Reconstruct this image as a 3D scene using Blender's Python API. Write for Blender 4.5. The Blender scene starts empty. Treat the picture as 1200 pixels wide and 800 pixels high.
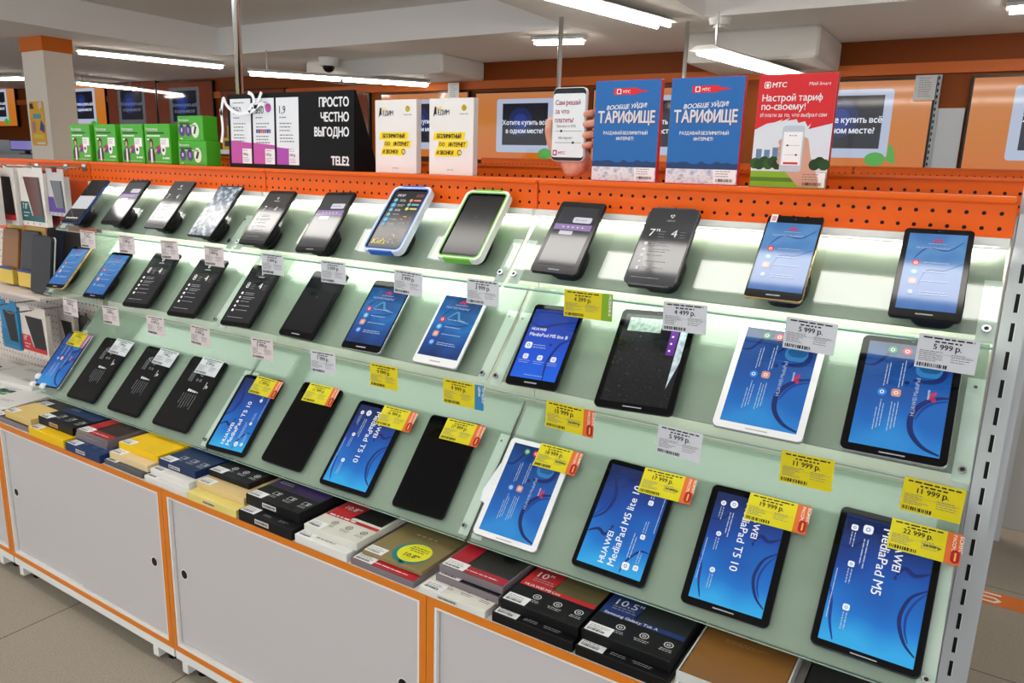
import bpy, math, random
from mathutils import Matrix, Vector
C = bpy.context.collection
SC = bpy.context.scene

# ------------------------------------------------------------------ camera, world, exposure
cam_data = bpy.data.cameras.new('camera')
cam_data.sensor_width = 36.0
cam_data.lens = 36.0 * 883.32 / 1200.0
cam_data.clip_start = 0.05
cam = bpy.data.objects.new('camera', cam_data); C.objects.link(cam)
YAW, PITCH, ROLL = -0.55798, 0.22502, 0.031147
_f = Vector((math.sin(YAW)*math.cos(PITCH), math.cos(YAW)*math.cos(PITCH), -math.sin(PITCH)))
_r0 = Vector((math.cos(YAW), -math.sin(YAW), 0)); _u0 = _r0.cross(_f)
_r = math.cos(ROLL)*_r0 + math.sin(ROLL)*_u0
_u = -math.sin(ROLL)*_r0 + math.cos(ROLL)*_u0
cam.matrix_world = Matrix(((_r.x, _u.x, -_f.x, 2.73115), (_r.y, _u.y, -_f.y, -1.51627),
                           (_r.z, _u.z, -_f.z, 1.44746), (0, 0, 0, 1)))
SC.camera = cam
SC.view_settings.view_transform = 'Standard'
SC.view_settings.look = 'None'
SC.view_settings.gamma = 1.0
SC.view_settings.use_curve_mapping = False
SC.view_settings.exposure = 0.6
world = bpy.data.worlds.new('shop_ambient'); SC.world = world
world.use_nodes = True
world.node_tree.nodes['Background'].inputs[0].default_value = (0.97, 0.99, 1.03, 1)
world.node_tree.nodes['Background'].inputs[1].default_value = 0.95
SC.cycles.max_bounces = 10
SC.cycles.transparent_max_bounces = 24
SC.cycles.use_denoising = True
SC.cycles.sample_clamp_indirect = 6.0
TUBE_E = 16.0        # ceiling tubes
ROW_E = 13.0        # long ceiling row above the display, added aisle rows too
SCREEN_E = 0.66     # lit screens
LED_E = 3.9        # strips inside the display

# ------------------------------------------------------------------ helpers
def lin(h):
    h = h.lstrip('#')
    o = []
    for i in (0, 2, 4):
        v = int(h[i:i+2], 16) / 255.0
        o.append(v/12.92 if v <= .04045 else ((v+.055)/1.055)**2.4)
    return (o[0], o[1], o[2], 1.0)
_mats = {}
def M(h, rough=0.5, metal=0.0, emit=0.0, spec=0.32, coat=0.0):
    k = (h, rough, metal, emit, spec, coat)
    if k in _mats: return _mats[k]
    m = bpy.data.materials.new('m_%s_%d' % (h.lstrip('#'), len(_mats)))
    m.use_nodes = True
    b = m.node_tree.nodes['Principled BSDF']
    c = lin(h)
    b.inputs['Base Color'].default_value = c
    b.inputs['Roughness'].default_value = rough
    b.inputs['Metallic'].default_value = metal
    b.inputs['Specular IOR Level'].default_value = spec
    b.inputs['Coat Weight'].default_value = coat
    b.inputs['Coat Roughness'].default_value = 0.05
    if emit > 0:
        b.inputs['Emission Color'].default_value = c
        b.inputs['Emission Strength'].default_value = emit
    _mats[k] = m
    return m
def LIT(h, e=1.0):      # a lit pixel of a screen behind cover glass
    k = ('lit', h, e)
    if k in _mats: return _mats[k]
    m = bpy.data.materials.new('lit_%s_%d' % (h.lstrip('#'), len(_mats)))
    m.use_nodes = True
    b = m.node_tree.nodes['Principled BSDF']
    b.inputs['Base Color'].default_value = (0.01, 0.01, 0.012, 1)
    b.inputs['Roughness'].default_value = 0.06
    b.inputs['Emission Color'].default_value = lin(h)
    b.inputs['Emission Strength'].default_value = e*SCREEN_E
    _mats[k] = m
    return m
def node_mat(name):
    m = bpy.data.materials.new(name); m.use_nodes = True
    nt = m.node_tree
    return m, nt, nt.nodes['Principled BSDF'], nt.nodes, nt.links
def ramp(N, stops):
    r = N.new('ShaderNodeValToRGB'); e = r.color_ramp.elements
    e[0].position, e[0].color = stops[0][0], lin(stops[0][1])
    e[1].position, e[1].color = stops[-1][0], lin(stops[-1][1])
    for p, c in stops[1:-1]:
        x = e.new(p); x.color = lin(c)
    return r

class MB:
    """collects shapes and links them as one mesh object"""
    def __init__(s): s.v = []; s.f = []; s.mi = []; s.ms = []; s.T = None
    def _m(s, m):
        if m not in s.ms: s.ms.append(m)
        return s.ms.index(m)
    def add(s, vs, fs, m):
        o = len(s.v); k = s._m(m)
        if s.T is not None: vs = [tuple(s.T @ Vector(p)) for p in vs]
        s.v += [tuple(p) for p in vs]
        for f in fs: s.f.append([o+i for i in f]); s.mi.append(k)
    def box(s, x0, x1, y0, y1, z0, z1, m):
        vs = [(x0,y0,z0),(x1,y0,z0),(x1,y1,z0),(x0,y1,z0),(x0,y0,z1),(x1,y0,z1),(x1,y1,z1),(x0,y1,z1)]
        s.add(vs, [(0,3,2,1),(4,5,6,7),(0,1,5,4),(1,2,6,5),(2,3,7,6),(3,0,4,7)], m)
    def bbox(s, x0, x1, y0, y1, z0, z1, m, b=0.003):      # box with chamfered edges
        xs=[x0,x0+b,x1-b,x1]; ys=[y0,y0+b,y1-b,y1]
        s.prism([(x0+b,y0),(x1-b,y0),(x1,y0+b),(x1,y1-b),(x1-b,y1),(x0+b,y1),(x0,y1-b),(x0,y0+b)], z0, z1, m, b)
    def prism(s, pts, z0, z1, m, b=0.0, mtop=None):
        n = len(pts)
        cx = sum(p[0] for p in pts)/n; cy = sum(p[1] for p in pts)/n
        def ins(d):
            o = []
            for x, y in pts:
                l = math.hypot(x-cx, y-cy) or 1
                o.append((x-(x-cx)/l*d, y-(y-cy)/l*d))
            return o
        rings = [(pts, z0), (pts, z1)] if b <= 0 else [(ins(b), z0), (pts, z0+b), (pts, z1-b), (ins(b), z1)]
        vs = [(x, y, z) for r, z in rings for x, y in r]
        fs = []
        for k in range(len(rings)-1):
            for i in range(n):
                j = (i+1) % n
                fs.append((k*n+i, k*n+j, (k+1)*n+j, (k+1)*n+i))
        s.add(vs, fs, m)
        s.add([(x, y, z0) for x, y in rings[0][0]], [list(range(n))[::-1]], m)
        s.add([(x, y, z1) for x, y in rings[-1][0]], [list(range(n))], mtop or m)
    def flat(s, pts, z, m):
        s.add([(x, y, z) for x, y in pts], [list(range(len(pts)))], m)
    def rect(s, x0, x1, y0, y1, z, m): s.flat([(x0,y0),(x1,y0),(x1,y1),(x0,y1)], z, m)
    def disc(s, x, y, r, z, m, n=16, ry=None):
        ry = ry or r
        s.flat([(x+r*math.cos(2*math.pi*i/n), y+ry*math.sin(2*math.pi*i/n)) for i in range(n)], z, m)
    def ringf(s, x, y, r0, r1, z, m, n=18, a0=0., a1=360.):
        vs = []; fs = []
        for i in range(n+1):
            a = math.radians(a0+(a1-a0)*i/n)
            vs += [(x+r0*math.cos(a), y+r0*math.sin(a), z), (x+r1*math.cos(a), y+r1*math.sin(a), z)]
        for i in range(n): fs.append((2*i, 2*i+1, 2*i+3, 2*i+2))
        s.add(vs, fs, m)
    def ribbon(s, pts, w, z, m, taper=False):
        P = []
        q = [pts[0]]+list(pts)+[pts[-1]]
        for i in range(1, len(q)-2):
            for t in range(8):
                t /= 8.0
                a, b, c, d = q[i-1], q[i], q[i+1], q[i+2]
                P.append(tuple(.5*((2*b[k])+(-a[k]+c[k])*t+(2*a[k]-5*b[k]+4*c[k]-d[k])*t*t+(-a[k]+3*b[k]-3*c[k]+d[k])*t**3) for k in (0, 1)))
        P.append(pts[-1]); vs = []; fs = []
        for i, p in enumerate(P):
            a = P[max(0, i-1)]; b = P[min(len(P)-1, i+1)]
            dx, dy = b[0]-a[0], b[1]-a[1]; l = math.hypot(dx, dy) or 1
            ww = w*(.35+.65*math.sin(math.pi*i/(len(P)-1))) if taper else w
            vs += [(p[0]-dy/l*ww/2, p[1]+dx/l*ww/2, z), (p[0]+dy/l*ww/2, p[1]-dx/l*ww/2, z)]
        for i in range(len(P)-1): fs.append((2*i, 2*i+1, 2*i+3, 2*i+2))
        s.add(vs, fs, m)
    def cyl(s, p0, p1, r0, m, r1=None, n=14, caps=True):
        p0 = Vector(p0); p1 = Vector(p1); r1 = r0 if r1 is None else r1
        d = (p1-p0).normalized()
        a = d.orthogonal().normalized(); b = d.cross(a)
        vs = []
        for p, r in ((p0, r0), (p1, r1)):
            for i in range(n):
                t = 2*math.pi*i/n
                vs.append(tuple(p+a*(r*math.cos(t))+b*(r*math.sin(t))))
        fs = [(i, (i+1) % n, n+(i+1) % n, n+i) for i in range(n)]
        if caps: fs += [list(range(n))[::-1], list(range(n, 2*n))]
        s.add(vs, fs, m)
    def tube(s, pts, r, m, n=8):
        for a, b in zip(pts[:-1], pts[1:]): s.cyl(a, b, r, m, n=n)
        for p in pts[1:-1]: s.ball(p, r, m, 8, 5)
    def ball(s, c, r, m, n=14, k=8, sz=1.0, top_only=False):
        vs = []; fs = []
        k0 = 0
        for j in range(k+1):
            a = math.pi*j/k
            if top_only: a /= 2
            for i in range(n):
                t = 2*math.pi*i/n
                vs.append((c[0]+r*math.sin(a)*math.cos(t), c[1]+r*math.sin(a)*math.sin(t), c[2]+r*sz*math.cos(a)))
        for j in range(k):
            for i in range(n):
                i2 = (i+1) % n
                fs.append((j*n+i, (j+1)*n+i, (j+1)*n+i2, j*n+i2))
        s.add(vs, fs, m)
    def text(s, t, x, y, size, z, m, al='L', bold=0.0, shear=0.0, rot=0.0, sx=1.0):
        vs, fs = text_mesh(t, bold, shear)
        if not vs: return
        x0 = min(p[0] for p in vs); x1 = max(p[0] for p in vs)
        ox = {'L': -x0, 'C': -(x0+x1)/2, 'R': -x1}[al]
        ca, sa = math.cos(math.radians(rot)), math.sin(math.radians(rot))
        out = []
        for px, py, q in vs:
            px = (px+ox)*size*sx; py *= size
            out.append((x+px*ca-py*sa, y+px*sa+py*ca, z+q*.00006))
        s.add(out, fs, m)
    def lines(s, x, y, w, n, lh, th, z, m, seed=1, ragged=.3, al='L'):   # rows of illegible small print
        R = random.Random(seed)
        for k in range(n):
            ww = w*(1-ragged*R.random()); yy = y-k*lh; px = x if al == 'L' else x-ww/2
            end = px+ww
            while px < end-1e-5:
                l = min(end-px, w*R.uniform(.08, .22))
                s.rect(px, px+l, yy-th, yy, z, m); px += l+th*.9
    def bars(s, x, y, w, h, z, m, seed=3, n=16):
        R = random.Random(seed); px = x
        while px < x+w:
            l = w/n*R.uniform(.3, 1.1); s.rect(px, min(px+l, x+w), y, y+h, z, m); px += l+w/n*R.uniform(.25, .7)
    def build(s, name, parent=None, mat=None, smooth=False):
        me = bpy.data.meshes.new(name); me.from_pydata(s.v, [], s.f)
        for m in s.ms: me.materials.append(m)
        me.polygons.foreach_set('material_index', s.mi)
        if smooth: me.polygons.foreach_set('use_smooth', [True]*len(me.polygons))
        me.update()
        o = bpy.data.objects.new(name, me); C.objects.link(o)
        if parent is not None: o.parent = parent
        if mat is not None: o.matrix_local = mat
        return o

_txt = {}
_gl = {}
def font_glyph(ch):
    """outline of one character, moved to x = 0"""
    if ch in _gl: return _gl[ch]
    cu = bpy.data.curves.new('lettering', 'FONT'); cu.body = ch; cu.resolution_u = 3; cu.size = 1.0
    ob = bpy.data.objects.new('lettering', cu)
    me = bpy.data.meshes.new_from_object(ob)
    vs = [(v.co.x, v.co.y) for v in me.vertices]; fs = [list(p.vertices) for p in me.polygons]
    bpy.data.objects.remove(ob); bpy.data.meshes.remove(me); bpy.data.curves.remove(cu)
    x0 = min([v[0] for v in vs] or [0]); vs = [(x-x0, y) for x, y in vs]
    _gl[ch] = (vs, fs)
    return _gl[ch]
def _q(x0, y0, x1, y1): return [(x0, y0), (x1, y0), (x1, y1), (x0, y1)]
def _bowl(x0, y0, x1, y1, t): return [_q(x0, y0, x1-.06, y0+t), _q(x0, y1-t, x1-.06, y1), [(x1-t, y0+.04), (x1, y0+.07), (x1, y1-.07), (x1-t, y1-.04)], [(x1-.06, y0), (x1, y0+.07), (x1-t, y0+.07), (x1-.07, y0+t)], [(x1-t, y1-.07), (x1, y1-.07), (x1-.06, y1), (x1-.07, y1-t)]]
_S, _B = .088, .096
STROKES = {     # letters drawn from strokes
 'ь': [_q(0, 0, _S, .546)]+_bowl(_S, 0, .40, .33, _S), 'ы': [_q(0, 0, _S, .546)]+_bowl(_S, 0, .37, .33, _S)+[_q(.47, 0, .47+_S, .546)],
 'Ь': [_q(0, 0, _B, .727)]+_bowl(_B, 0, .50, .43, _B), 'Ы': [_q(0, 0, _B, .727)]+_bowl(_B, 0, .45, .43, _B)+[_q(.57, 0, .57+_B, .727)],
 'н': [_q(0, 0, _S, .546), _q(.34, 0, .34+_S, .546), _q(_S, .235, .34, .315)],
 'я': [_q(.30, 0, .30+_S, .546), _q(.10, .22, .30, .22+_S), _q(.10, .546-_S, .30, .546), _q(.02, .25, .02+_S, .52), [(0, 0), (.10, 0), (.24, .22), (.14, .22)]],
}
LOOKS = dict(zip('АВЕКМНОРСТХаеорсух', 'ABEKMHOPCTXaeopcyx'))
def glyph(ch):
    if ch in STROKES:
        vs = []; fs = []
        for p in STROKES[ch]: fs.append(list(range(len(vs), len(vs)+len(p)))); vs += p
        return vs, fs
    if ch in 'ФфЮю':
        o = 'O' if ch in 'ФЮ' else 'o'; lo, hi, t = (0, .727, _B) if ch in 'ФЮ' else (0, .546, _S)
        vs, fs = font_glyph(o); k = 1.067 if o == 'O' else 1.19; vs = [(a*k, b*k) for a, b in vs]; w = max(v[0] for v in vs)
        if ch in 'Фф':
            vs = [(x, (y-.02)*.86+.05) for x, y in vs] if ch == 'Ф' else list(vs); bars = [_q(w/2-t/2, -.03 if ch == 'Ф' else -.2, w/2+t/2, .76)]
        else: vs = [(x+.2, y) for x, y in vs]; bars = [_q(0, lo, t, hi), _q(t, hi*.43, .23, hi*.57)]
        fs = list(fs)
        for p in bars: fs.append(list(range(len(vs), len(vs)+4))); vs = vs+p
        return vs, fs
    if ch in LOOKS:
        k = 1.19 if ch.islower() else 1.067
        vs, fs = font_glyph(LOOKS[ch]); return [(a*k, b*k) for a, b in vs], fs
    return font_glyph(ch)
def text_mesh(t, bold=0.0, shear=0.0):
    k = (t, bold, shear)
    if k in _txt: return _txt[k]
    v0 = []; f0 = []; x = 0.
    for ch in t:
        if ch == ' ': x += .27; continue
        gv, gf = glyph(ch)
        if not gv: continue
        n = len(v0); v0 += [(a+x+shear*b, b, 0) for a, b in gv]; f0 += [[i+n for i in f] for f in gf]
        if ch == '1':
            v0[n:] = [(a+.13, b, q) for a, b, q in v0[n:]]; x += .47; continue
        x += max(a for a, b in gv)+.085+(0 if ch not in '.,!' else .02)
    if bold > 0.003:
        vs = []; fs = []; n = len(v0)
        for q, (dx, dy) in enumerate(((-bold, -bold*.5), (bold, -bold*.5), (0, bold*.6), (0, 0))):
            vs += [(a+dx, b+dy, q) for a, b, _ in v0]; fs += [[i+q*n for i in f] for f in f0]
    else: vs, fs = v0, f0
    _txt[k] = (vs, fs)
    return _txt[k]
def rr(w, h, r, cx=0., cy=0., n=5):
    o = []
    for sx, sy, a in ((1, -1, -90), (1, 1, 0), (-1, 1, 90), (-1, -1, 180)):
        for i in range(n+1):
            t = math.radians(a+90*i/n)
            o.append((cx+sx*(w/2-r)+r*math.cos(t), cy+sy*(h/2-r)+r*math.sin(t)))
    return o
def tag(o, label=None, cat=None, group=None, kind=None):
    if label: o['label'] = label
    if cat: o['category'] = cat
    if group: o['group'] = group
    if kind: o['kind'] = kind
    return o
def thing(name, label, cat, loc=(0, 0, 0), group=None, mat=None):
    o = bpy.data.objects.new(name, None); C.objects.link(o)
    o.empty_display_size = .05
    if mat is not None: o.matrix_world = mat
    else: o.location = loc
    return tag(o, label, cat, group)
def struct(name, mb, parent=None):
    o = mb.build(name, parent); o['kind'] = 'structure'; return o
ORD = ['first', 'second', 'third', 'fourth', 'fifth', 'sixth', 'seventh', 'eighth', 'ninth', 'tenth', 'eleventh', 'twelfth']
L = 0.9211
TH = math.radians(48.0); TT = math.tan(TH)
FRONT = -math.pi/2
def upright(x, y, z, rotz=0.0):      # local xy drawing plane -> vertical plane facing the viewer, local z towards the viewer
    return Matrix.Translation((x, y, z)) @ Matrix.Rotation(rotz, 4, 'Z') @ Matrix.Rotation(math.pi/2, 4, 'X')

# common finishes
WHITE = M('#d9d9d6', .45); WHITE2 = M('#e6e6e2', .4)
ORANGE_EDGE = M('#d77a1c', .4)
BLACK = M('#0a0a0c', .4, spec=.2); BLACKG = M('#060608', .08, spec=.25); DARK = M('#1c1c20', .4)
STEEL = M('#c9ccd0', .18, 1.0); CHROME = M('#f2f4f6', .2, 1.0)
INK = M('#151515', .6); GREYINK = M('#6d6d6d', .6); PAPER = M('#e9e9e6', .55); LABELP = M('#eef0f2', .5)

def orange_board():
    m, nt, b, N, K = node_mat('perforated_orange')
    tc = N.new('ShaderNodeTexCoord'); sp = N.new('ShaderNodeSeparateXYZ'); K.new(tc.outputs['Object'], sp.inputs[0])
    def mth(op, a, bb=None):
        n = N.new('ShaderNodeMath'); n.operation = op
        for i, q in enumerate((a, bb)):
            if q is None: continue
            if isinstance(q, (int, float)): n.inputs[i].default_value = q
            else: K.new(q, n.inputs[i])
        return n.outputs[0]
    def cell(o, off, pitch):
        a = mth('ADD', o, off); a = mth('DIVIDE', a, pitch); a = mth('FRACT', a); a = mth('SUBTRACT', a, .5); return mth('MULTIPLY', a, pitch)
    cx = cell(sp.outputs["X"], 9.712, .0256); cz = cell(sp.outputs["Z"], 10.0445, .0252)
    d = mth('SQRT', mth('ADD', mth('MULTIPLY', cx, cx), mth('MULTIPLY', cz, cz)))
    hole = mth('LESS_THAN', d, .0034)
    hi = mth('GREATER_THAN', sp.outputs["Z"], -.063); lo = mth('LESS_THAN', sp.outputs['Z'], -.014)
    fr = mth('LESS_THAN', sp.outputs['Y'], 0.0006)
    hole = mth('MULTIPLY', mth('MULTIPLY', mth('MULTIPLY', hole, hi), lo), fr)
    mx = N.new('ShaderNodeMix'); mx.data_type = 'RGBA'
    K.new(hole, mx.inputs['Factor']); mx.inputs['A'].default_value = lin('#e8600f'); mx.inputs['B'].default_value = (.004, .002, .002, 1)
    K.new(mx.outputs['Result'], b.inputs['Base Color']); b.inputs['Roughness'].default_value = .42; b.inputs['Specular IOR Level'].default_value = .2
    return m
PERF = orange_board()
def pegboard_mat():
    m, nt, b, N, K = node_mat('perforated_beige')
    tc = N.new('ShaderNodeTexCoord'); sp = N.new('ShaderNodeSeparateXYZ'); K.new(tc.outputs['Object'], sp.inputs[0])
    outs = []
    for ax in ('X', 'Z'):
        a = N.new('ShaderNodeMath'); a.operation = 'MULTIPLY'; a.inputs[1].default_value = 1/.0256; K.new(sp.outputs[ax], a.inputs[0])
        f = N.new('ShaderNodeMath'); f.operation = 'FRACT'; K.new(a.outputs[0], f.inputs[0])
        s_ = N.new('ShaderNodeMath'); s_.operation = 'SUBTRACT'; s_.inputs[1].default_value = .5; K.new(f.outputs[0], s_.inputs[0])
        p = N.new('ShaderNodeMath'); p.operation = 'POWER'; p.inputs[1].default_value = 2; K.new(s_.outputs[0], p.inputs[0]); outs.append(p.outputs[0])
    ad = N.new('ShaderNodeMath'); ad.operation = 'ADD'; K.new(outs[0], ad.inputs[0]); K.new(outs[1], ad.inputs[1])
    lt = N.new('ShaderNodeMath'); lt.operation = 'LESS_THAN'; lt.inputs[1].default_value = .017; K.new(ad.outputs[0], lt.inputs[0])
    mx = N.new('ShaderNodeMix'); mx.data_type = 'RGBA'; K.new(lt.outputs[0], mx.inputs['Factor'])
    mx.inputs['A'].default_value = lin('#cfc4bb'); mx.inputs['B'].default_value = lin('#2e2620')
    K.new(mx.outputs['Result'], b.inputs['Base Color']); b.inputs['Roughness'].default_value = .5
    return m
PEG = pegboard_mat()
def glass_mat():
    m = bpy.data.materials.new('pale_green_glass'); m.use_nodes = True
    N = m.node_tree.nodes; K = m.node_tree.links; N.clear()
    out = N.new('ShaderNodeOutputMaterial')
    tr = N.new('ShaderNodeBsdfTransparent'); tr.inputs[0].default_value = (.93, .98, .955, 1)
    df = N.new('ShaderNodeBsdfDiffuse'); df.inputs[0].default_value = (.60, .78, .68, 1)
    gl = N.new('ShaderNodeBsdfGlossy'); gl.inputs['Roughness'].default_value = .015
    lw = N.new('ShaderNodeLayerWeight'); lw.inputs[0].default_value = .5
    pw = N.new('ShaderNodeMath'); pw.operation = 'POWER'; K.new(lw.outputs['Facing'], pw.inputs[0]); pw.inputs[1].default_value = 4.5
    fr = N.new('ShaderNodeMath'); fr.operation = 'MULTIPLY_ADD'; K.new(pw.outputs[0], fr.inputs[0]); fr.inputs[1].default_value = .9; fr.inputs[2].default_value = .042
    a = N.new('ShaderNodeMixShader'); a.inputs[0].default_value = .07
    K.new(tr.outputs[0], a.inputs[1]); K.new(df.outputs[0], a.inputs[2])
    b = N.new('ShaderNodeMixShader'); K.new(fr.outputs[0], b.inputs[0]); K.new(a.outputs[0], b.inputs[1]); K.new(gl.outputs[0], b.inputs[2])
    K.new(b.outputs[0], out.inputs[0])
    return m
GLASS = glass_mat()
GLASS_EDGE = M('#a9cdbb', .2, emit=0.0)
def floor_mat():
    m, nt, b, N, K = node_mat('speckled_floor_tiles')
    tc = N.new('ShaderNodeTexCoord'); mp = N.new('ShaderNodeMapping'); K.new(tc.outputs['Object'], mp.inputs[0])
    mp.inputs['Location'].default_value = (-.352+.605*20, -.97+.605*20, 0)
    br = N.new('ShaderNodeTexBrick'); K.new(mp.outputs[0], br.inputs['Vector'])
    br.offset = 0; br.inputs['Scale'].default_value = 1.0
    br.inputs['Brick Width'].default_value = .605; br.inputs['Row Height'].default_value = .605
    br.inputs['Mortar Size'].default_value = .0022; br.inputs['Mortar Smooth'].default_value = 0
    br.inputs['Color1'].default_value = lin('#a69e90'); br.inputs['Color2'].default_value = lin('#a39b8d'); br.inputs['Mortar'].default_value = lin('#4a453e')
    no = N.new('ShaderNodeTexNoise'); no.inputs['Scale'].default_value = 260; no.inputs['Detail'].default_value = 3; K.new(tc.outputs['Object'], no.inputs['Vector'])
    cr = ramp(N, [(.3, '#c4c0ba'), (.55, '#ffffff'), (.7, '#e0dcd6')]); K.new(no.outputs['Fac'], cr.inputs[0])
    mx = N.new('ShaderNodeMix'); mx.data_type = 'RGBA'; mx.blend_type = 'MULTIPLY'; mx.inputs['Factor'].default_value = 1
    K.new(br.outputs['Color'], mx.inputs['A']); K.new(cr.outputs[0], mx.inputs['B']); K.new(mx.outputs['Result'], b.inputs['Base Color'])
    b.inputs['Roughness'].default_value = .35
    return m
def noise_mat(name, stops, scale, rough=.5, emit=0.0, detail=4, coord='Object', stretch=(1, 1, 1)):
    m, nt, b, N, K = node_mat(name)
    tc = N.new('ShaderNodeTexCoord'); mp = N.new('ShaderNodeMapping'); K.new(tc.outputs[coord], mp.inputs[0]); mp.inputs['Scale'].default_value = stretch
    no = N.new('ShaderNodeTexNoise'); no.inputs['Scale'].default_value = scale; no.inputs['Detail'].default_value = detail; K.new(mp.outputs[0], no.inputs['Vector'])
    cr = ramp(N, stops); K.new(no.outputs['Fac'], cr.inputs[0])
    if emit > 0:
        b.inputs['Base Color'].default_value = (.01, .01, .012, 1)
        K.new(cr.outputs[0], b.inputs['Emission Color']); b.inputs['Emission Strength'].default_value = emit
    else: K.new(cr.outputs[0], b.inputs['Base Color'])
    b.inputs['Roughness'].default_value = rough
    return m
def wallpaper(name, stops, ax='Y', half=.11, dist=.35, scale=9., emit=1.0, seed=0.):
    """a lit screen picture: blue sweep along one axis, bent by soft noise"""
    m, nt, b, N, K = node_mat(name)
    tc = N.new('ShaderNodeTexCoord'); sp = N.new('ShaderNodeSeparateXYZ'); K.new(tc.outputs['Object'], sp.inputs[0])
    no = N.new('ShaderNodeTexNoise'); no.inputs['Scale'].default_value = scale; no.inputs['Detail'].default_value = 1.0
    mp = N.new('ShaderNodeMapping'); mp.inputs['Location'].default_value = (seed, seed*.7, 0); K.new(tc.outputs['Object'], mp.inputs[0]); K.new(mp.outputs[0], no.inputs['Vector'])
    a = N.new('ShaderNodeMapRange'); K.new(sp.outputs[ax], a.inputs[0]); a.inputs[1].default_value = -half; a.inputs[2].default_value = half
    n2 = N.new('ShaderNodeMath'); n2.operation = 'MULTIPLY_ADD'; K.new(no.outputs['Fac'], n2.inputs[0]); n2.inputs[1].default_value = dist*2; n2.inputs[2].default_value = -dist
    ad = N.new('ShaderNodeMath'); ad.operation = 'ADD'; K.new(a.outputs[0], ad.inputs[0]); K.new(n2.outputs[0], ad.inputs[1])
    cr = ramp(N, stops); K.new(ad.outputs[0], cr.inputs[0])
    b.inputs['Base Color'].default_value = (.01, .01, .012, 1)
    K.new(cr.outputs[0], b.inputs['Emission Color']); b.inputs['Emission Strength'].default_value = emit*SCREEN_E
    b.inputs['Roughness'].default_value = .06
    return m

# ------------------------------------------------------------------ the room
mb = MB(); mb.rect(-16, 7, -5, 6.2, 0, floor_mat()); struct('floor', mb)
CEIL = M('#e2e1de', .8); CEIL2 = M('#efeeec', .8)
mb = MB(); mb.box(-16, 7, -5, 6.3, 2.92, 3.0, CEIL); struct('ceiling', mb)
WALL = M('#7c3a04', .55, spec=.2)
mb = MB(); mb.box(-16, 7, 6.0, 6.15, 0, 2.92, WALL); struct('wall_back', mb)
mb = MB(); mb.box(7.0, 7.1, -1, 6.0, 0, 2.92, M('#cfc8be', .7)); struct('wall_right', mb)
mb = MB(); mb.box(-16.1, -16.0, -1, 6.0, 0, 2.92, M('#cfc8be', .7)); struct('wall_left', mb)
mb = MB(); mb.box(-16, 7, 4.45, 5.998, 2.62, 2.919, CEIL2); struct('beam_rear', mb)
mb = MB(); mb.box(-16, -5.1, -5, 4.449, 2.62, 2.919, CEIL2); struct('beam_left', mb)
mb = MB(); mb.box(-.5, .65, 1.6, 4.449, 2.62, 2.919, CEIL2); struct('beam_middle', mb)
DUCT = M('#d3d1cc', .7)
mb = MB(); mb.bbox(-4.5, -2.44, 5.2, 5.998, 2.42, 2.619, DUCT, .02); struct('trim_1', mb)
mb = MB(); mb.bbox(.3, 1.38, 5.05, 5.998, 2.375, 2.619, DUCT, .02); struct('trim_2', mb)
mb = MB(); mb.box(-16, 7, 5.96, 5.999, 2.33, 2.42, M('#b85a18', .5)); struct('trim_3', mb)
# orange tape stuck on the floor tiles
t = thing('floor_tape', 'orange tape strip with white rounded letter on the floor beside the display', 'tape', (2.8, 1.48, 0))
mb = MB(); mb.box(-.1, 1.2, -.05, .05, .0004, .0012, M('#d9742a', .5)); mb.build('strip', t)
mb = MB()
mb.tube([(.05, -.028, .0018), (.13, -.028, .0018), (.145, -.012, .0018), (.13, .004, .0018), (.06, .004, .0018), (.045, .018, .0018), (.06, .032, .0018), (.15, .032, .0018)], .006, M('#e8e4dc', .5), n=6)
o = mb.build('letter', t); o.scale = (1, 1, .1); o.location.z = .001
# square column with orange head
mb = MB()
mb.box(-6.13, -5.70, 2.79, 3.08, 0, 2.48, M('#f0e6d8', .7)); mb.box(-6.14, -5.69, 2.78, 3.09, 2.48, 2.619, M('#d9701a', .6))
struct('column', mb)
t = thing('poster', 'narrow yellow poster stuck on the square column', 'poster', mat=upright(-5.94, 2.788, 1.76))
mb = MB(); mb.prism(rr(.29, .45, .03), 0, .003, M('#f4b41e', .5)); mb.build('sheet', t)
mb = MB(); Z = .0035
mb.rect(-.08, .08, .05, .10, Z, M('#4fa6b5')); 
mb.flat([(-.13, .15), (-.05, .15), (-.07, .21), (-.13, .2)], Z, M('#23252c')); mb.flat([(.05, .14), (.12, .17), (.11, .22), (.04, .21)], Z, M('#e7d8d0'))
mb.flat([(-.12, -.1), (-.04, -.08), (-.05, .03), (-.11, .02)], Z, M('#b98a86')); mb.flat([(.03, -.06), (.12, -.1), (.13, -.02), (.07, .04)], Z, M('#2a4d86'))
mb.rect(-.10, .09, -.15, -.11, Z, M('#f0d23a')); mb.rect(-.05, .12, -.21, -.19, Z, PAPER)
mb.build('print', t)

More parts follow.
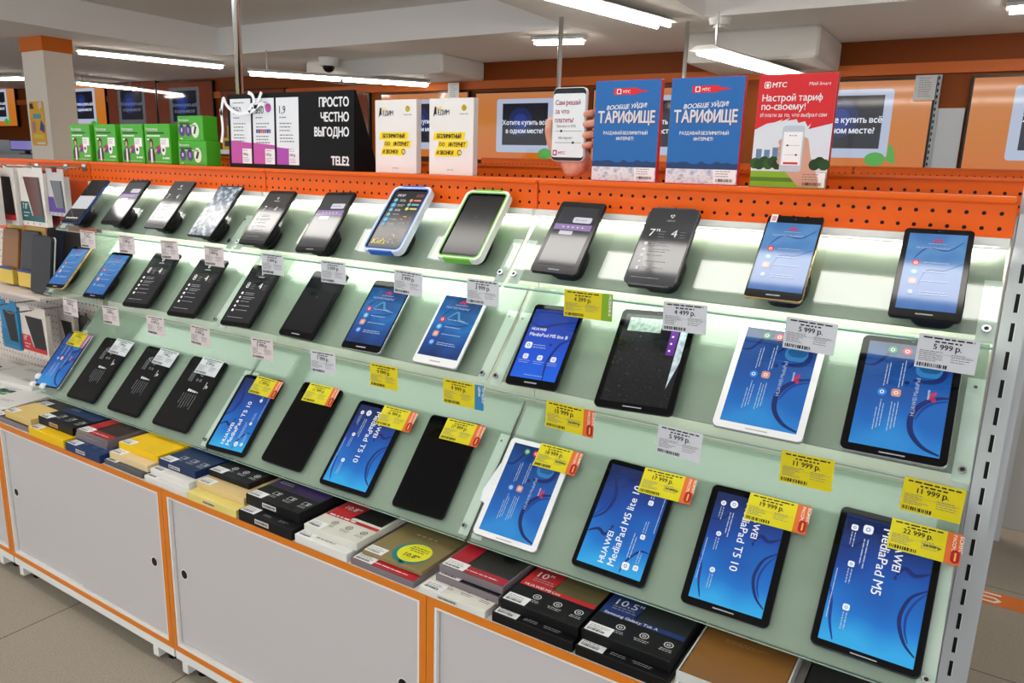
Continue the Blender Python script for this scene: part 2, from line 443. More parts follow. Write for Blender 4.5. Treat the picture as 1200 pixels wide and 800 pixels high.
# ------------------------------------------------------------------ ceiling lights
TUBE = M('#fff8ee', .4, emit=TUBE_E); ADDED_ROW = M('#fffaf2', .4, emit=ROW_E); ROWP = M('#fffaf4', .4, emit=ROW_E*.62); HOUS = M('#dcdcd8', .5)
def ceiling_light(label, p0, p1, z, ztop, w=.2, tubes=2, em=TUBE, group='fluorescent ceiling lights'):
    p0 = Vector((p0[0], p0[1], 0)); p1 = Vector((p1[0], p1[1], 0)); d = p1-p0; ln = d.length
    t = thing('ceiling_light', label, 'ceiling light', group=group,
              mat=Matrix.Translation(((p0.x+p1.x)/2, (p0.y+p1.y)/2, z)) @ Matrix.Rotation(math.atan2(d.y, d.x), 4, 'Z'))
    mb = MB(); mb.add([(-ln/2, -w*.25, .055), (ln/2, -w*.25, .055), (ln/2, w*.25, .055), (-ln/2, w*.25, .055),
                       (-ln/2, -w/2, .022), (ln/2, -w/2, .022), (ln/2, w/2, .022), (-ln/2, w/2, .022)],
                      [(0, 3, 2, 1), (4, 5, 1, 0), (5, 6, 2, 1), (6, 7, 3, 2), (7, 4, 0, 3), (4, 7, 6, 5)], HOUS)
    mb.build('housing', t)
    n = max(1, round(ln/1.25)); seg = ln/n
    for k in range(n if not tubes else 0):
        mb = MB(); a = -ln/2+k*seg+.02; mb.bbox(a, a+seg-.04, -w*.44, w*.44, -.012, .021, em, .004); mb.build('diffuser', t)
    for k in range(n):
        for j in range(tubes):
            y = 0 if tubes == 1 else (-w*.22 if j == 0 else w*.22)
            a = -ln/2+k*seg+.02
            mb = MB(); mb.cyl((a, y, .004), (a+seg-.04, y, .004), .016, em, n=10)
            o = mb.build('tube', t)
    mb = MB()
    for s in (-1, 1): mb.cyl((s*ln*.4, 0, .05), (s*ln*.4, 0, ztop-z), .008, STEEL)
    mb.build('bracket', t)
    return t
ceiling_light('long row of ceiling tubes running right above the tablet display', (-2.4, -.47), (2.84, -.47), 2.855, 2.92, .13, 0, ROWP)
ceiling_light('double tube ceiling light beside the square column', (-6.14, 3.38), (-5.62, 4.89), 2.56, 2.62)
ceiling_light('double tube ceiling light behind the black three-panel stand', (-4.31, 4.2), (-3.05, 5.74), 2.36, 2.62)
ceiling_light('double tube ceiling light above the two blue posters, nearer one', (.05, 3.1), (.35, 4.4), 2.56, 2.62, .26)
ceiling_light('double tube ceiling light above the red poster, ending near the orange wall', (.77, 4.15), (1.04, 5.78), 2.315, 2.62, .26)
ceiling_light('small ceiling light behind the square column, above the far screens', (-9.26, 5.05), (-9.18, 5.95), 2.5, 2.62, .16)
ceiling_light('small ceiling light left of the square column', (-10.5, 4.5), (-9.9, 4.6), 2.54, 2.62, .16)
ceiling_light('short ceiling light seen above the phone-shaped stand', (-1.03, 4.72), (-.56, 4.82), 2.56, 2.62, .14)
ceiling_light('ceiling light at the right edge above the far wall screen', (2.6, 4.75), (3.9, 4.75), 2.56, 2.62, .16)
ceiling_light('added ceiling row out of view over the aisle in front of the cabinets', (-3.5, -2.6), (3.4, -2.6), 2.855, 2.92, .2, 2, ADDED_ROW)  # added fill lamp out of view, brightens cabinet fronts and floor
ceiling_light('ceiling row over the aisle behind the right end of the display', (1.6, 2.3), (6.0, 2.3), 2.855, 2.92, .2, 2, ADDED_ROW)  # added fill lamp above the frame, brightens the floor at the right
# dome camera and smoke detector
t = thing('dome_camera', 'white ceiling dome camera with black eye above the three-panel stand', 'camera', (-3.97, 5.06, 2.6195))
mb = MB(); mb.cyl((0, 0, -.09), (0, 0, 0), .1, WHITE2, r1=.115, n=20); mb.build('housing', t)
mb = MB(); mb.ball((0, 0, -.09), .07, M('#101014', .1), 16, 8); mb.build('lens_dome', t)
t = thing('smoke_detector', 'round white smoke detector on the ceiling above the red poster', 'detector', (.735, 4.56, 2.62))
mb = MB(); mb.cyl((0, 0, -.05), (0, 0, 0), .075, WHITE2, r1=.09, n=20); mb.cyl((0, 0, -.07), (0, 0, -.05), .05, WHITE, n=16); mb.build('housing', t)
# chrome poles
def pole(label, x, y, z0, z1, r):
    t = thing('chrome_pole', label, 'pole', (x, y, z0))
    mb = MB(); mb.cyl((0, 0, 0), (0, 0, z1-z0), r, CHROME, n=18); mb.build('tube', t, smooth=True)
    mb = MB(); mb.cyl((0, 0, 0), (0, 0, .012), r*2.2, STEEL, n=18); mb.cyl((0, 0, .012), (0, 0, .03), r*1.5, STEEL, n=18); mb.build('flange', t)
pole('thick chrome pole rising beside the black three-panel stand', .642, .145, 1.4275, 2.92, .0125)
pole('thin chrome pole behind the phone-shaped stand', -.365, 4.03, 0, 2.62, .019)
pole('short chrome pole behind the gap between the two blue posters', .47, 4.58, 0, 2.62, .017)

# ------------------------------------------------------------------ display bays
BACKP = M('#dcd6c8', .6); LED = M('#f6fff2', .4, emit=LED_E); LEDT = M('#fff8ea', .4, emit=LED_E*21); LED2 = M('#f2fff4', .4, emit=LED_E*.45); LEDBODY = M('#eceee9', .4)
T1, T2, T3 = 1.355, 1.2065, .93          # glass planes: z = T + tan(48) * y
F1, F2, F3 = -.141, -.203, -.262         # front edges (y)
BACKING = M('#979b8e', .5)
def shelf_mat(x, T): return Matrix.Translation((x, 0, T)) @ Matrix.Rotation(TH, 4, 'X')
NB = ['left', 'middle', 'right']
for k in range(3):
    x0 = k*L
    t = thing('shelving_bay', '%s bay of the display with orange perforated rail and pale lit back' % NB[k], 'shelving', (x0, 0, 1.4265), 'lit display bays')
    mb = MB(); mb.box(.002, L-.002, 0, .003, -.0668, -.006, PERF); mb.build('rail_panel', t)
    mb = MB(); ORG = M('#e8620f', .42, spec=.2)
    mb.bbox(.001, L-.001, -.006, .16, -.010, 0, ORG, .003); mb.box(.001, .003, .003, .13, -.06, -.010, ORG); mb.box(L-.003, L-.001, .003, .13, -.06, -.010, ORG)
    mb.build('rail_top', t)
    mb = MB(); mb.box(.001, L-.001, .02, .024, 0.5724-1.4265, -.067, BACKP); mb.build('back_panel', t)
    mb = MB(); mb.box(.004, L-.004, -.0155, .019, -.082, -.0672, LEDBODY); mb.build('light_housing', t)
    mb = MB(); mb.box(.02, L-.02, -.0125, -.003, -.0838, -.0822, LEDT); mb.build('light_strip', t)
    mb = MB(); mb.box(.004, L-.004, -.0155, -.0135, -.086, -.0822, LEDBODY); mb.build('light_lip', t)
    for T, F, nm, h in ((T1, F1, 'top', .0), (T2, F2, 'middle', .02), (T3, F3, 'bottom', .05)):
        yb = -.012 if T == T1 else -.02
        g = thing('glass_shelf', 'sloping pale green glass shelf, %s tier of the %s bay' % (nm, NB[k]), 'shelf', group='sloping glass shelves', mat=shelf_mat(x0, T))
        s0, s1 = F/math.cos(TH), yb/math.cos(TH)
        mb = MB(); mb.box(.004, L-.004, s0, s1, -.006, 0, GLASS)
        mb.build('glass_pane', g)
        mb = MB(); mb.box(.004, L-.004, s0-.0012, s0-.0002, -.0062, .0002, GLASS_EDGE); mb.build('front_edge', g)
        ln = .62 if T == T1 else .7
        for side in (0, 1):
            xa = .006 if side == 0 else L-.030
            mb = MB(); mb.box(xa, xa+.026, s0+.012, s0+.012+(s1-s0)*ln, -.0085, -.0063, WHITE2)
            b = mb.build('bracket', g)
            for yy in (.03, .012+(s1-s0)*ln-.02):
                mb = MB(); big = yy < .05 and not (T == T3 and side == 0)
                mb.cyl((xa+.013, s0+yy, .0002), (xa+.013, s0+yy, .006 if big else .0003), .0065 if big else .003, STEEL, n=14)
                if big: mb.cyl((xa+.013, s0+yy, .006), (xa+.013, s0+yy, .0065), .0035, DARK, n=12)
                mb.build('screw', b)
        mb = MB(); mb.box(.006, L-.006, s0+(.005 if T == T3 else .026), s1, -.0122, -.0090, BACKING); mb.build('backing_panel', g)
        if T != T3:
            mb = MB(); mb.box(.03, L-.03, s0+.030, s0+.124, -.0175, -.0126, LEDBODY); mb.build('light_housing', g)
            mb = MB(); mb.box(.04, L-.04, s0+.036, s0+.118, -.0190, -.0178, LED if T == T1 else LED2); mb.build('light_panel', g)
# slotted upright at the right end
t = thing('shelving_upright', 'grey slotted metal upright at the right end of the display', 'upright', (2.7665, 0, 0))
UP = M('#bfc3c6', .4)
mb = MB(); mb.box(0, .003, 0, .05, 0, 1.40, UP); mb.box(.033, .036, 0, .05, 0, 1.40, UP); mb.box(.003, .033, 0, .003, 0, 1.40, UP)
mb.box(.0, .05, .05, .053, 0, 1.45, UP)
mb.build('post', t)
mb = MB()
for i in range(24):
    z = 1.3524-.05*i
    mb.box(.015, .021, -.0006, .0, z-.016, z+.016, BLACK); mb.box(.021, .0222, -.0006, .0, z-.016, z+.016, WHITE2)
mb.build('slots', t)

# ------------------------------------------------------------------ cabinets under the display
LAM = M('#c4c1c1', .35); LAM_IN = M('#c9c9c6', .4); TOPB = M('#d8d6d2', .4)
def cabinet(k, label):
    x0 = k*L
    t = thing('base_cabinet', label, 'cabinet', (x0, -.398, 0), 'white sliding-door base cabinets')
    zt, zb = .5712, .0765
    mb = MB(); mb.box(.001, L-.001, 0.001, .52, zt-.016, zt, TOPB); mb.box(.001, L-.001, .001, .52, zb, zb+.016, TOPB)
    mb.box(.001, .017, .001, .52, zb+.016, zt-.016, TOPB); mb.box(L-.017, L-.001, .001, .52, zb+.016, zt-.016, TOPB); mb.box(.017, L-.017, .5, .52, zb+.016, zt-.016, TOPB)
    mb.build('carcass', t)
    mb = MB(); e = ORANGE_EDGE
    mb.box(.001, L-.001, -.001, .001, zt-.018, zt, e); mb.box(.001, L-.001, -.001, .001, zb, zb+.016, e)
    mb.box(.001, .019, -.001, .001, zb+.016, zt-.018, e); mb.box(L-.019, L-.001, -.001, .001, zb+.016, zt-.018, e)
    mb.build('edge_banding', t)
    mb = MB(); m = WHITE2
    mb.box(.019, L-.019, .001, .012, zt-.024, zt-.018, m); mb.box(.019, L-.019, .001, .012, zb+.016, zb+.026, m)
    mb.box(.019, .026, .001, .012, zb+.026, zt-.024, m); mb.box(L-.026, L-.019, .001, .012, zb+.026, zt-.024, m)
    mb.build('door_track', t)
    for j, (a, b, y) in enumerate(((.027, L/2, .012), (L/2-.02, L-.027, .006))):
        mb = MB(); mb.box(a, b, y, y+.005, zb+.027, zt-.025, LAM); d = mb.build('door', t)
        hx = (.059 if j == 0 else L-.070)
        mb = MB(); mb.T = Matrix.Translation((hx, y-.0004, .325)) @ Matrix.Rotation(math.pi/2, 4, 'X')
        mb.ringf(0, 0, .013, .0155, .0004, WHITE2, 20); mb.disc(0, 0, .0133, .0002, M('#070708', .6), 20)
        mb.build('finger_hole', d)
    for j, xx in enumerate((.03, L-.11)):
        mb = MB(); m = WHITE2
        mb.box(xx, xx+.025, .004, .03, .012, zb-.031, m); mb.box(xx, xx+.025, .03, .40, .04, zb-.031, M('#c8c8c4', .4))
        lg = mb.build('leg', t)
        mb = MB(); mb.cyl((xx+.04, .05, 0), (xx+.04, .05, .02), .022, BLACK, n=16); mb.cyl((xx+.04, .05, .02), (xx+.04, .05, zb-.031), .006, STEEL); mb.build('foot', lg)
    mb = MB(); mb.box(.004, L-.004, .003, .03, zb-.031, zb-.0005, WHITE2); mb.build('plinth_rail', t)
    return t
cabinet(-1, 'white sliding-door cabinet with orange edging, cut by the left edge of the photo')
cabinet(0, 'white sliding-door cabinet with orange edging under the yellow and blue boxes')
cabinet(1, 'white sliding-door cabinet with orange edging under the cream and black boxes')
cabinet(2, 'white sliding-door cabinet with orange edging, nearest, under the red and blue cover boxes')

# ------------------------------------------------------------------ tablets: screen pictures
WPA = wallpaper('blue_sweep_picture', [(0.05, '#2fb1f2'), (.3, '#0c78d4'), (.58, '#0a4aa8'), (.9, '#0a2058')], 'Y', .115, .26, 9, .85)
WPH = wallpaper('blue_pebble_picture', [(0.05, '#2a90dc'), (.3, '#126cc4'), (.6, '#0c56aa'), (.95, '#0a2f68')], 'Y', .11, .3, 14, .85, 3.)
WPL = wallpaper('pale_blue_film_picture', [(0, '#2a63b8'), (.4, '#3f83cc'), (.7, '#5c9edc'), (1, '#3476c2')], 'Y', .1, .3, 22, .75, 5.)
WPM = wallpaper('deep_blue_picture', [(0, '#0b6de8'), (.35, '#0a52d8'), (.7, '#0b3fae'), (1, '#0d2a70')], 'Y', .11, .2, 8, .95, 9.)
LW = LIT('#ffffff', .85); LW2 = LIT('#d4e6ff', .6); LNAVY = LIT('#08256e', .8); LNAVY2 = LIT('#0b3d9a', .8); LRED = LIT('#e02038', .8)
LGREEN = LIT('#3a9c6c', .7); LPINK = LIT('#e8a08c', .8); LBLUE = LIT('#2f8be6', .8); LCYAN = LIT('#45b4ee', .8); LORANGE = LIT('#ef7f50', .8); LYEL = LIT('#f0e878', .8)
SHEET = LIT('#5b6066', .22); SHEETD = LIT('#3a3d42', .2); PR = M('#e6e8ea', .4); PRG = M('#9ba0a6', .4)
OFF = M('#040406', .05, spec=.22); OFFG = M('#17191d', .12)

def flower(mb, x, y, r, z, m):
    for i in range(8):
        a = math.radians(8+i*164/7)
        p = [(x+r*.15*math.cos(a), y+r*.15*math.sin(a)), (x+r*.8*math.cos(a-.17), y+r*.8*math.sin(a-.17)), (x+r*math.cos(a), y+r*math.sin(a)), (x+r*.8*math.cos(a+.17), y+r*.8*math.sin(a+.17))]
        mb.flat(p, z, m)
def icon(mb, x, y, r, z, m, sq, ink):
    if sq: mb.flat(rr(2*r, 2*r, r*.55, x, y, 4), z, m)
    else: mb.disc(x, y, r, z, m, 18)
    mb.ringf(x, y, r*.28, r*.48, z+.0002, ink, 12)
def scr_promo(mb, w, h, z, name, rot, square, w2=None):
    """landscape advert, shown turned; rot=+1 reads upwards, -1 reads downwards"""
    mb.rect(-w/2, w/2, -h/2, h/2, z, WPA)
    W, H = h, w
    mb.T = Matrix.Rotation(math.radians(90*rot), 4, 'Z')
    X = lambda u: (u-.5)*W
    Y = lambda v: (v-.5)*H
    z1, z2, z3 = z+.0003, z+.0005, z+.0008
    def rib(p, wd, m): mb.ribbon([(X(a), Y(b)) for a, b in p], wd*H, z1, m, True)
    rib([(.43, 1.), (.51, .85), (.64, .78), (.74, .79), (.85, .87), (.92, .99)], .045, LNAVY)
    rib([(.45, 1.), (.54, .90), (.65, .84), (.76, .85), (.84, .9)], .03, LNAVY2)
    rib([(.30, .995), (.345, .85), (.31, .73), (.38, .66)], .05, LNAVY)
    rib([(.26, .01), (.25, .15), (.12, .30), (.02, .33)], .03, LNAVY)
    rib([(.98, .15), (.85, .08), (.7, .05), (.6, .0)], .035, LNAVY2)
    mb.disc(X(.40), Y(.655), .025*H, z1, LNAVY, 12, .018*H)
    b = .012
    mb.text('HUAWEI', X(.05), Y(.60), .125*H, z3, LW, bold=b)
    mb.text(name, X(.05), Y(.435), .155*H, z3, LW, bold=.006)
    for (u, v, r) in ((.09, .27, .055), (.10, .12, .038), (.39, .17, .036), (.72, .22, .038)):
        icon(mb, X(u), Y(v), r*H, z2, LW, square, LBLUE)
        if r < .05: mb.lines(X(u)+.06*H, Y(v)+.025*H, .22*H, 2, .035*H, .012*H, z3, LW2, int(u*99))
    mb.lines(X(.17), Y(.30), .45*H, 2, .04*H, .013*H, z3, LW2, 5)
    mb.lines(X(.45), Y(.04), .8*H, 1, .04*H, .01*H, z3, LW2, 6)
    mb.T = None
def scr_side(mb, w, h, z):
    """pebble picture with round icons, lettering turned upwards"""
    mb.rect(-w/2, w/2, -h/2, h/2, z, WPH)
    X = lambda u: (u-.5)*w
    Y = lambda v: (v-.5)*h
    z1, z2, z3 = z+.0003, z+.0005, z+.0008
    def rib(p, wd, m): mb.ribbon([(X(a), Y(b)) for a, b in p], wd*w, z1, m, True)
    rib([(1., .54), (.84, .51), (.70, .43), (.63, .32), (.66, .18), (.8, .07), (.99, .02)], .07, LNAVY)
    rib([(1., .51), (.84, .47), (.74, .40), (.68, .30)], .035, LNAVY2)
    rib([(.50, .77), (.66, .88), (.86, .90), (1., .84)], .045, LNAVY)
    rib([(.58, .66), (.75, .66), (.88, .70), (.92, .80), (.80, .88)], .07, LNAVY)
    rib([(.0, .76), (.12, .77), (.24, .88), (.28, .99)], .04, LNAVY)
    mb.flat(rr(.30*w, .15*h, .10*w, X(.74), Y(.775)), z+.0001, LIT('#2f86c8', .75)); mb.flat(rr(.26*w, .10*h, .09*w, X(.75), Y(.795)), z+.0002, LIT('#145f9e', .75))
    mb.disc(X(.52), Y(.63), .03*w, z1, LNAVY, 12)
    for (u, v, m, ink) in ((.29, .93, LGREEN, LW), (.46, .93, LRED, LW), (.26, .51, LBLUE, LW), (.42, .52, LPINK, LW)):
        icon(mb, X(u), Y(v), .055*w, z2, m, m is LPINK, ink)
        for k in range(2 if v > .9 else 3):
            mb.T = Matrix.Translation((X(u)-.03*w+k*.035*w, Y(v)-.09*w-.30*h+k*.02*h, 0)) @ Matrix.Rotation(math.pi/2, 4, 'Z')
            mb.lines(0, 0, .28*h, 1, 1, .010*w, z3, LW2, int(u*77)+k, .25); mb.T = None
    mb.text('HUAWEI MediaPad', X(.66), Y(.33), .068*w, z3, LW2, rot=90)
    mb.text('HUAWEI', X(.79), Y(.50), .035*w, z3, LW, rot=90)
    mb.T = Matrix.Translation((X(.86), Y(.53), 0)) @ Matrix.Rotation(math.pi/2, 4, 'Z'); flower(mb, 0, 0, .08*w, z3, LRED); mb.T = None
WPD = wallpaper('navy_picture', [(0.05, '#0b2f6e'), (.3, '#0d4f9e'), (.55, '#1a78c4'), (.8, '#12508f'), (1, '#0c2347')], 'Y', .1, .3, 18, .85, 7.)
def scr_list(mb, w, h, z, bg=None):
    mb.rect(-w/2, w/2, -h/2, h/2, z, bg or WPL)
    if bg: mb.ribbon([((.3-.5)*w, (.62-.5)*h), ((.5-.5)*w, (.74-.5)*h), ((.62-.5)*w, (.62-.5)*h), ((.9-.5)*w, (.58-.5)*h)], .05*w, z+.0002, LIT('#5cb0e0', .7), True)
    X = lambda u: (u-.5)*w
    Y = lambda v: (v-.5)*h
    z1, z3 = z+.0003, z+.0006
    mb.ribbon([(X(.15), Y(.65)), (X(.35), Y(.8)), (X(.7), Y(.78)), (X(.95), Y(.9))], .03*w, z1, LNAVY2, True)
    mb.ribbon([(X(.3), Y(.3)), (X(.4), Y(.5)), (X(.7), Y(.52)), (X(1), Y(.62))], .025*w, z1, LNAVY2, True)
    flower(mb, X(.52), Y(.885), .09*w, z3, LRED)
    mb.lines(X(.36), Y(.865), .32*w, 1, 1, .012*w, z3, LW2, 3, 0)
    mb.text('HUAWEI MediaPad', X(.16), Y(.79), .072*w, z3, LW2)
    for v, m in ((.60, LRED), (.48, LCYAN), (.36, LPINK), (.22, LBLUE)):
        icon(mb, X(.2), Y(v), .07*w, z1, m, m is LPINK, LW)
        mb.lines(X(.34), Y(v)+.012*h, .5*w, 1 if v > .3 else 2, .03*h, .016*w, z3, LW2, int(v*50))
def scr_sheet(mb, w, h, z, base, big, brand=True, word=None):
    mb.rect(-w/2, w/2, -h/2, h/2, z, base)
    X = lambda u: (u-.5)*w
    Y = lambda v: (v-.5)*h
    z1 = z+.0004
    if brand:
        for a in range(3): mb.ringf(X(.5), Y(.90), .02*w, .045*w, z1, PR, 8, a*120, a*120+75)
        if word: mb.text(word, X(.5), Y(.825), .06*w, z1, PRG, 'C', bold=.02)
        else: mb.rect(X(.40), X(.62), Y(.828), Y(.845), z1, PRG)
    mb.text(big, X(.14), Y(.62), .26*w, z1, PR, bold=-.004)
    mb.text('4', X(.60), Y(.62), .26*w, z1, PR, bold=-.004)
    mb.lines(X(.34), Y(.69), .14*w, 3, .035*h, .012*w, z1, PRG, 4, .1); mb.lines(X(.78), Y(.69), .12*w, 3, .035*h, .012*w, z1, PRG, 8, .1)
    for k, v in enumerate((.52, .44, .36, .28, .20)):
        if k % 2: mb.disc(X(.15), Y(v), .035*w, z1, PR, 10)
        else: mb.rect(X(.115), X(.185), Y(v-.02), Y(v+.02), z1, PR)
        mb.lines(X(.26), Y(v+.015), .45*w, 1 if k > 1 else 2, .03*h, .014*w, z1, PRG, k)
    mb.lines(X(.1), Y(.08), .8*w, 1, 1, .012*w, z1, PRG, 2)
def scr_specs(mb, w, h, z):
    mb.rect(-w/2, w/2, -h/2, h/2, z, M('#101113', .12))
    mb.T = Matrix.Rotation(math.radians(90), 4, 'Z')
    W, H = h, w
    X = lambda u: (u-.5)*W
    Y = lambda v: (v-.5)*H
    z1 = z+.0004
    mb.add([(X(.80), Y(.62), z1), (X(.88), Y(.62), z1), (X(.84), Y(.74), z1), (X(.815), Y(.635), z1), (X(.865), Y(.635), z1), (X(.84), Y(.71), z1)], [(0, 1, 4, 3), (1, 2, 5, 4), (2, 0, 3, 5)], PRG)
    mb.ringf(X(.80), Y(.44), .045*H, .058*H, z1, PRG, 18); mb.ringf(X(.70), Y(.50), .02*H, .03*H, z1, PRG, 10); mb.ringf(X(.70), Y(.40), .02*H, .03*H, z1, PRG, 10)
    mb.lines(X(.66), Y(.75), .2*W, 4, .035*H, .009*H, z1, PRG, 6)
    mb.T = None
    X = lambda u: (u-.5)*w
    Y = lambda v: (v-.5)*h
    for k in range(5): mb.rect(X(.42+k*.065), X(.465+k*.065), Y(.52), Y(.555-k*.004), z1, PR if k < 4 else PRG)
    for k in range(6):
        mb.T = Matrix.Translation((X(.36+k*.075), Y(.49), 0)) @ Matrix.Rotation(-math.pi/2, 4, 'Z')
        mb.lines(0, 0, .24*h, 1, 1, .009*w, z1, PRG, k+2, .35); mb.T = None
    mb.T = Matrix.Translation((X(.80), Y(.60), 0)) @ Matrix.Rotation(math.pi/2, 4, 'Z'); mb.lines(0, 0, .1*h, 1, 1, .02*w, z1, PR, 3, 0); mb.T = None
    mb.ringf(X(.86), Y(.63), .015*w, .03*w, z1, PR, 10)
def scr_off(mb, w, h, z): mb.rect(-w/2, w/2, -h/2, h/2, z, OFF)
def scr_dim(mb, w, h, z):
    mb.rect(-w/2, w/2, -h/2, h/2, z, OFFG); mb.disc(0, .12*h, .035*w, z+.0003, M('#2b2e33', .3), 12)
def scr_store(mb, w, h, z):
    mb.rect(-w/2, w/2, -h/2, h/2, z, LIT('#3c4450', .3))
    mb.rect(-w/2, w/2, .10*h, .20*h, z+.0003, LIT('#a98cc4', .75))
    mb.flat(rr(.5*w, .10*h, .004, .18*w, .28*h, 3), z+.0003, LIT('#e8e6f2', .8)); mb.lines(.0, .285*h, .3*w, 1, 1, .012*h, z+.0006, M('#8a8a90'), 2, 0)
    mb.rect(-.30*w, .06*w, .02*h, .085*h, z+.0003, LIT('#e4e2ee', .75))
    for k in range(5): mb.disc(-.25*w+k*.13*w, .15*h, .022*w, z+.0006, LW, 10)
def scr_phone(mb, w, h, z):
    mb.rect(-w/2, w/2, -h/2, h/2, z, M('#141416', .08))
    mb.rect(-w/2, w/2, -.20*h, .12*h, z+.0003, LIT('#dfe2e6', .8)); mb.rect(-w/2, w/2, -h/2, -.20*h, z+.0003, LIT('#2a2326', .6))  # white middle band: a reflection on the dark screen, painted as glow
    for k in range(5): mb.rect(-.36*w+k*.15*w, -.26*w+k*.15*w, -.44*h, -.41*h, z+.0006, LW)
FILM = noise_mat('crumpled_film_glints', [(.35, '#20262e'), (.5, '#5f7288'), (.62, '#c8d4de'), (.75, '#3c4a5a')], 55, .12, 0, 8)  # first one: bright glints of the crumpled film are put into its colour
SCRATCH = noise_mat('scratched_film', [(.45, '#101216'), (.62, '#191c21'), (.72, '#30353b'), (.85, '#6d767c')], 170, .16, 0, 6)
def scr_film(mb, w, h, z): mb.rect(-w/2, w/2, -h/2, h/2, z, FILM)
def scr_scratch(mb, w, h, z):
    mb.rect(-w/2, w/2, -h/2, h/2, z, SCRATCH)
    mb.rect(-.42*w, .1*w, .30*h, .46*h, z+.0003, noise_mat('film_reflection', [(.35, '#7f9692'), (.6, '#aebfb8')], 120, .2))  # pale upper patch: reflection on the film, painted as colour
    mb.rect(.26*w, .38*w, .06*h, .34*h, z+.0004, M('#5a1f86', .4)); mb.flat([(.40*w, -.3*h), (.5*w, .0), (.5*w, .36*h), (.40*w, .36*h)], z+.0004, noise_mat('torn_film', [(.3, '#7e93a6'), (.6, '#c9d6e0')], 60, .2))
    for k in range(3): mb.rect(.29*w, .32*w, .10*h+k*.08*h, .12*h+k*.08*h, z+.0007, PR)
def scr_kids(mb, w, h, z):
    mb.rect(-w/2, w/2, -h/2, h/2, z, M('#23262b', .12))
    X = lambda u: (u-.5)*w
    Y = lambda v: (v-.5)*h
    z1, z2 = z+.0003, z+.0006
    mb.text('DEXP', X(.12), Y(.90), .10*w, z1, PR, bold=.01); mb.lines(X(.72), Y(.94), .22*w, 2, .03*h, .02*w, z1, M('#c05a6a', .5), 3, 0)
    for k, v in enumerate((.83, .74, .655, .57, .48, .40)):
        mb.disc(X(.14), Y(v), .055*w, z2, M('#6cc3d6', .4), 14)
        if k in (1, 4): mb.ringf(X(.14), Y(v), .06*w, .085*w, z1, M('#2f86c8', .4), 16)
        mb.lines(X(.27), Y(v)+.012*h, .22*w, 2 if k < 3 else 1, .022*h, .012*w, z1, PR, k)
    for v, c in ((.83, '#e08a68'), (.755, '#6ab7c8'), (.68, '#d8d474')):
        mb.disc(X(.62), Y(v), .05*w, z2, M(c, .4), 14); mb.rect(X(.70), X(.92), Y(v-.012), Y(v+.016), z1, M(c, .5))
    R = random.Random(4)
    for k in range(26):
        x, y = X(R.uniform(.55, .95)), Y(R.uniform(.08, .30) if k > 12 else R.uniform(.42, .55))
        mb.disc(x, y, .018*w, z2, M(R.choice(['#e8d87a', '#f0f0e8', '#d98a5c', '#5aa0d8']), .5), 8)
    mb.text("Kid's", X(.08), Y(.06), .22*w, z1, M('#e6dc78', .5), bold=.02, shear=.1)
def scr_lite8(mb, w, h, z):
    mb.rect(-w/2, w/2, -h/2, h/2, z, WPM)
    X = lambda u: (u-.5)*w
    Y = lambda v: (v-.5)*h
    z1, z2, z3 = z+.0003, z+.0005, z+.0008
    mb.ribbon([(X(0), Y(.80)), (X(.3), Y(.74)), (X(.6), Y(.80)), (X(1), Y(.86))], .05*w, z1, LNAVY, True)
    mb.ribbon([(X(.72), Y(.0)), (X(.68), Y(.25)), (X(.8), Y(.5)), (X(1), Y(.6))], .05*w, z1, LNAVY, True)
    mb.disc(X(.62), Y(.50), .03*w, z1, LNAVY, 12)
    mb.text('HUAWEI', X(.08), Y(.685), .085*w, z3, LW, bold=.02); mb.text('MediaPad M5 lite 8', X(.08), Y(.60), .112*w, z3, LW, bold=.008)
    icon(mb, X(.15), Y(.46), .075*w, z2, LW, True, LBLUE); mb.lines(X(.26), Y(.48), .28*w, 2, .035*h, .018*w, z3, LW2, 3)
    for u in (.18, .50, .80):
        icon(mb, X(u), Y(.30), .058*w, z2, LW, True, LBLUE); mb.lines(X(u), Y(.245), .25*w, 2, .028*h, .012*w, z3, LW2, int(u*9), .3, 'C')
    mb.lines(X(.5), Y(.05), .4*w, 1, 1, .012*w, z3, LW2, 2, 0, 'C')

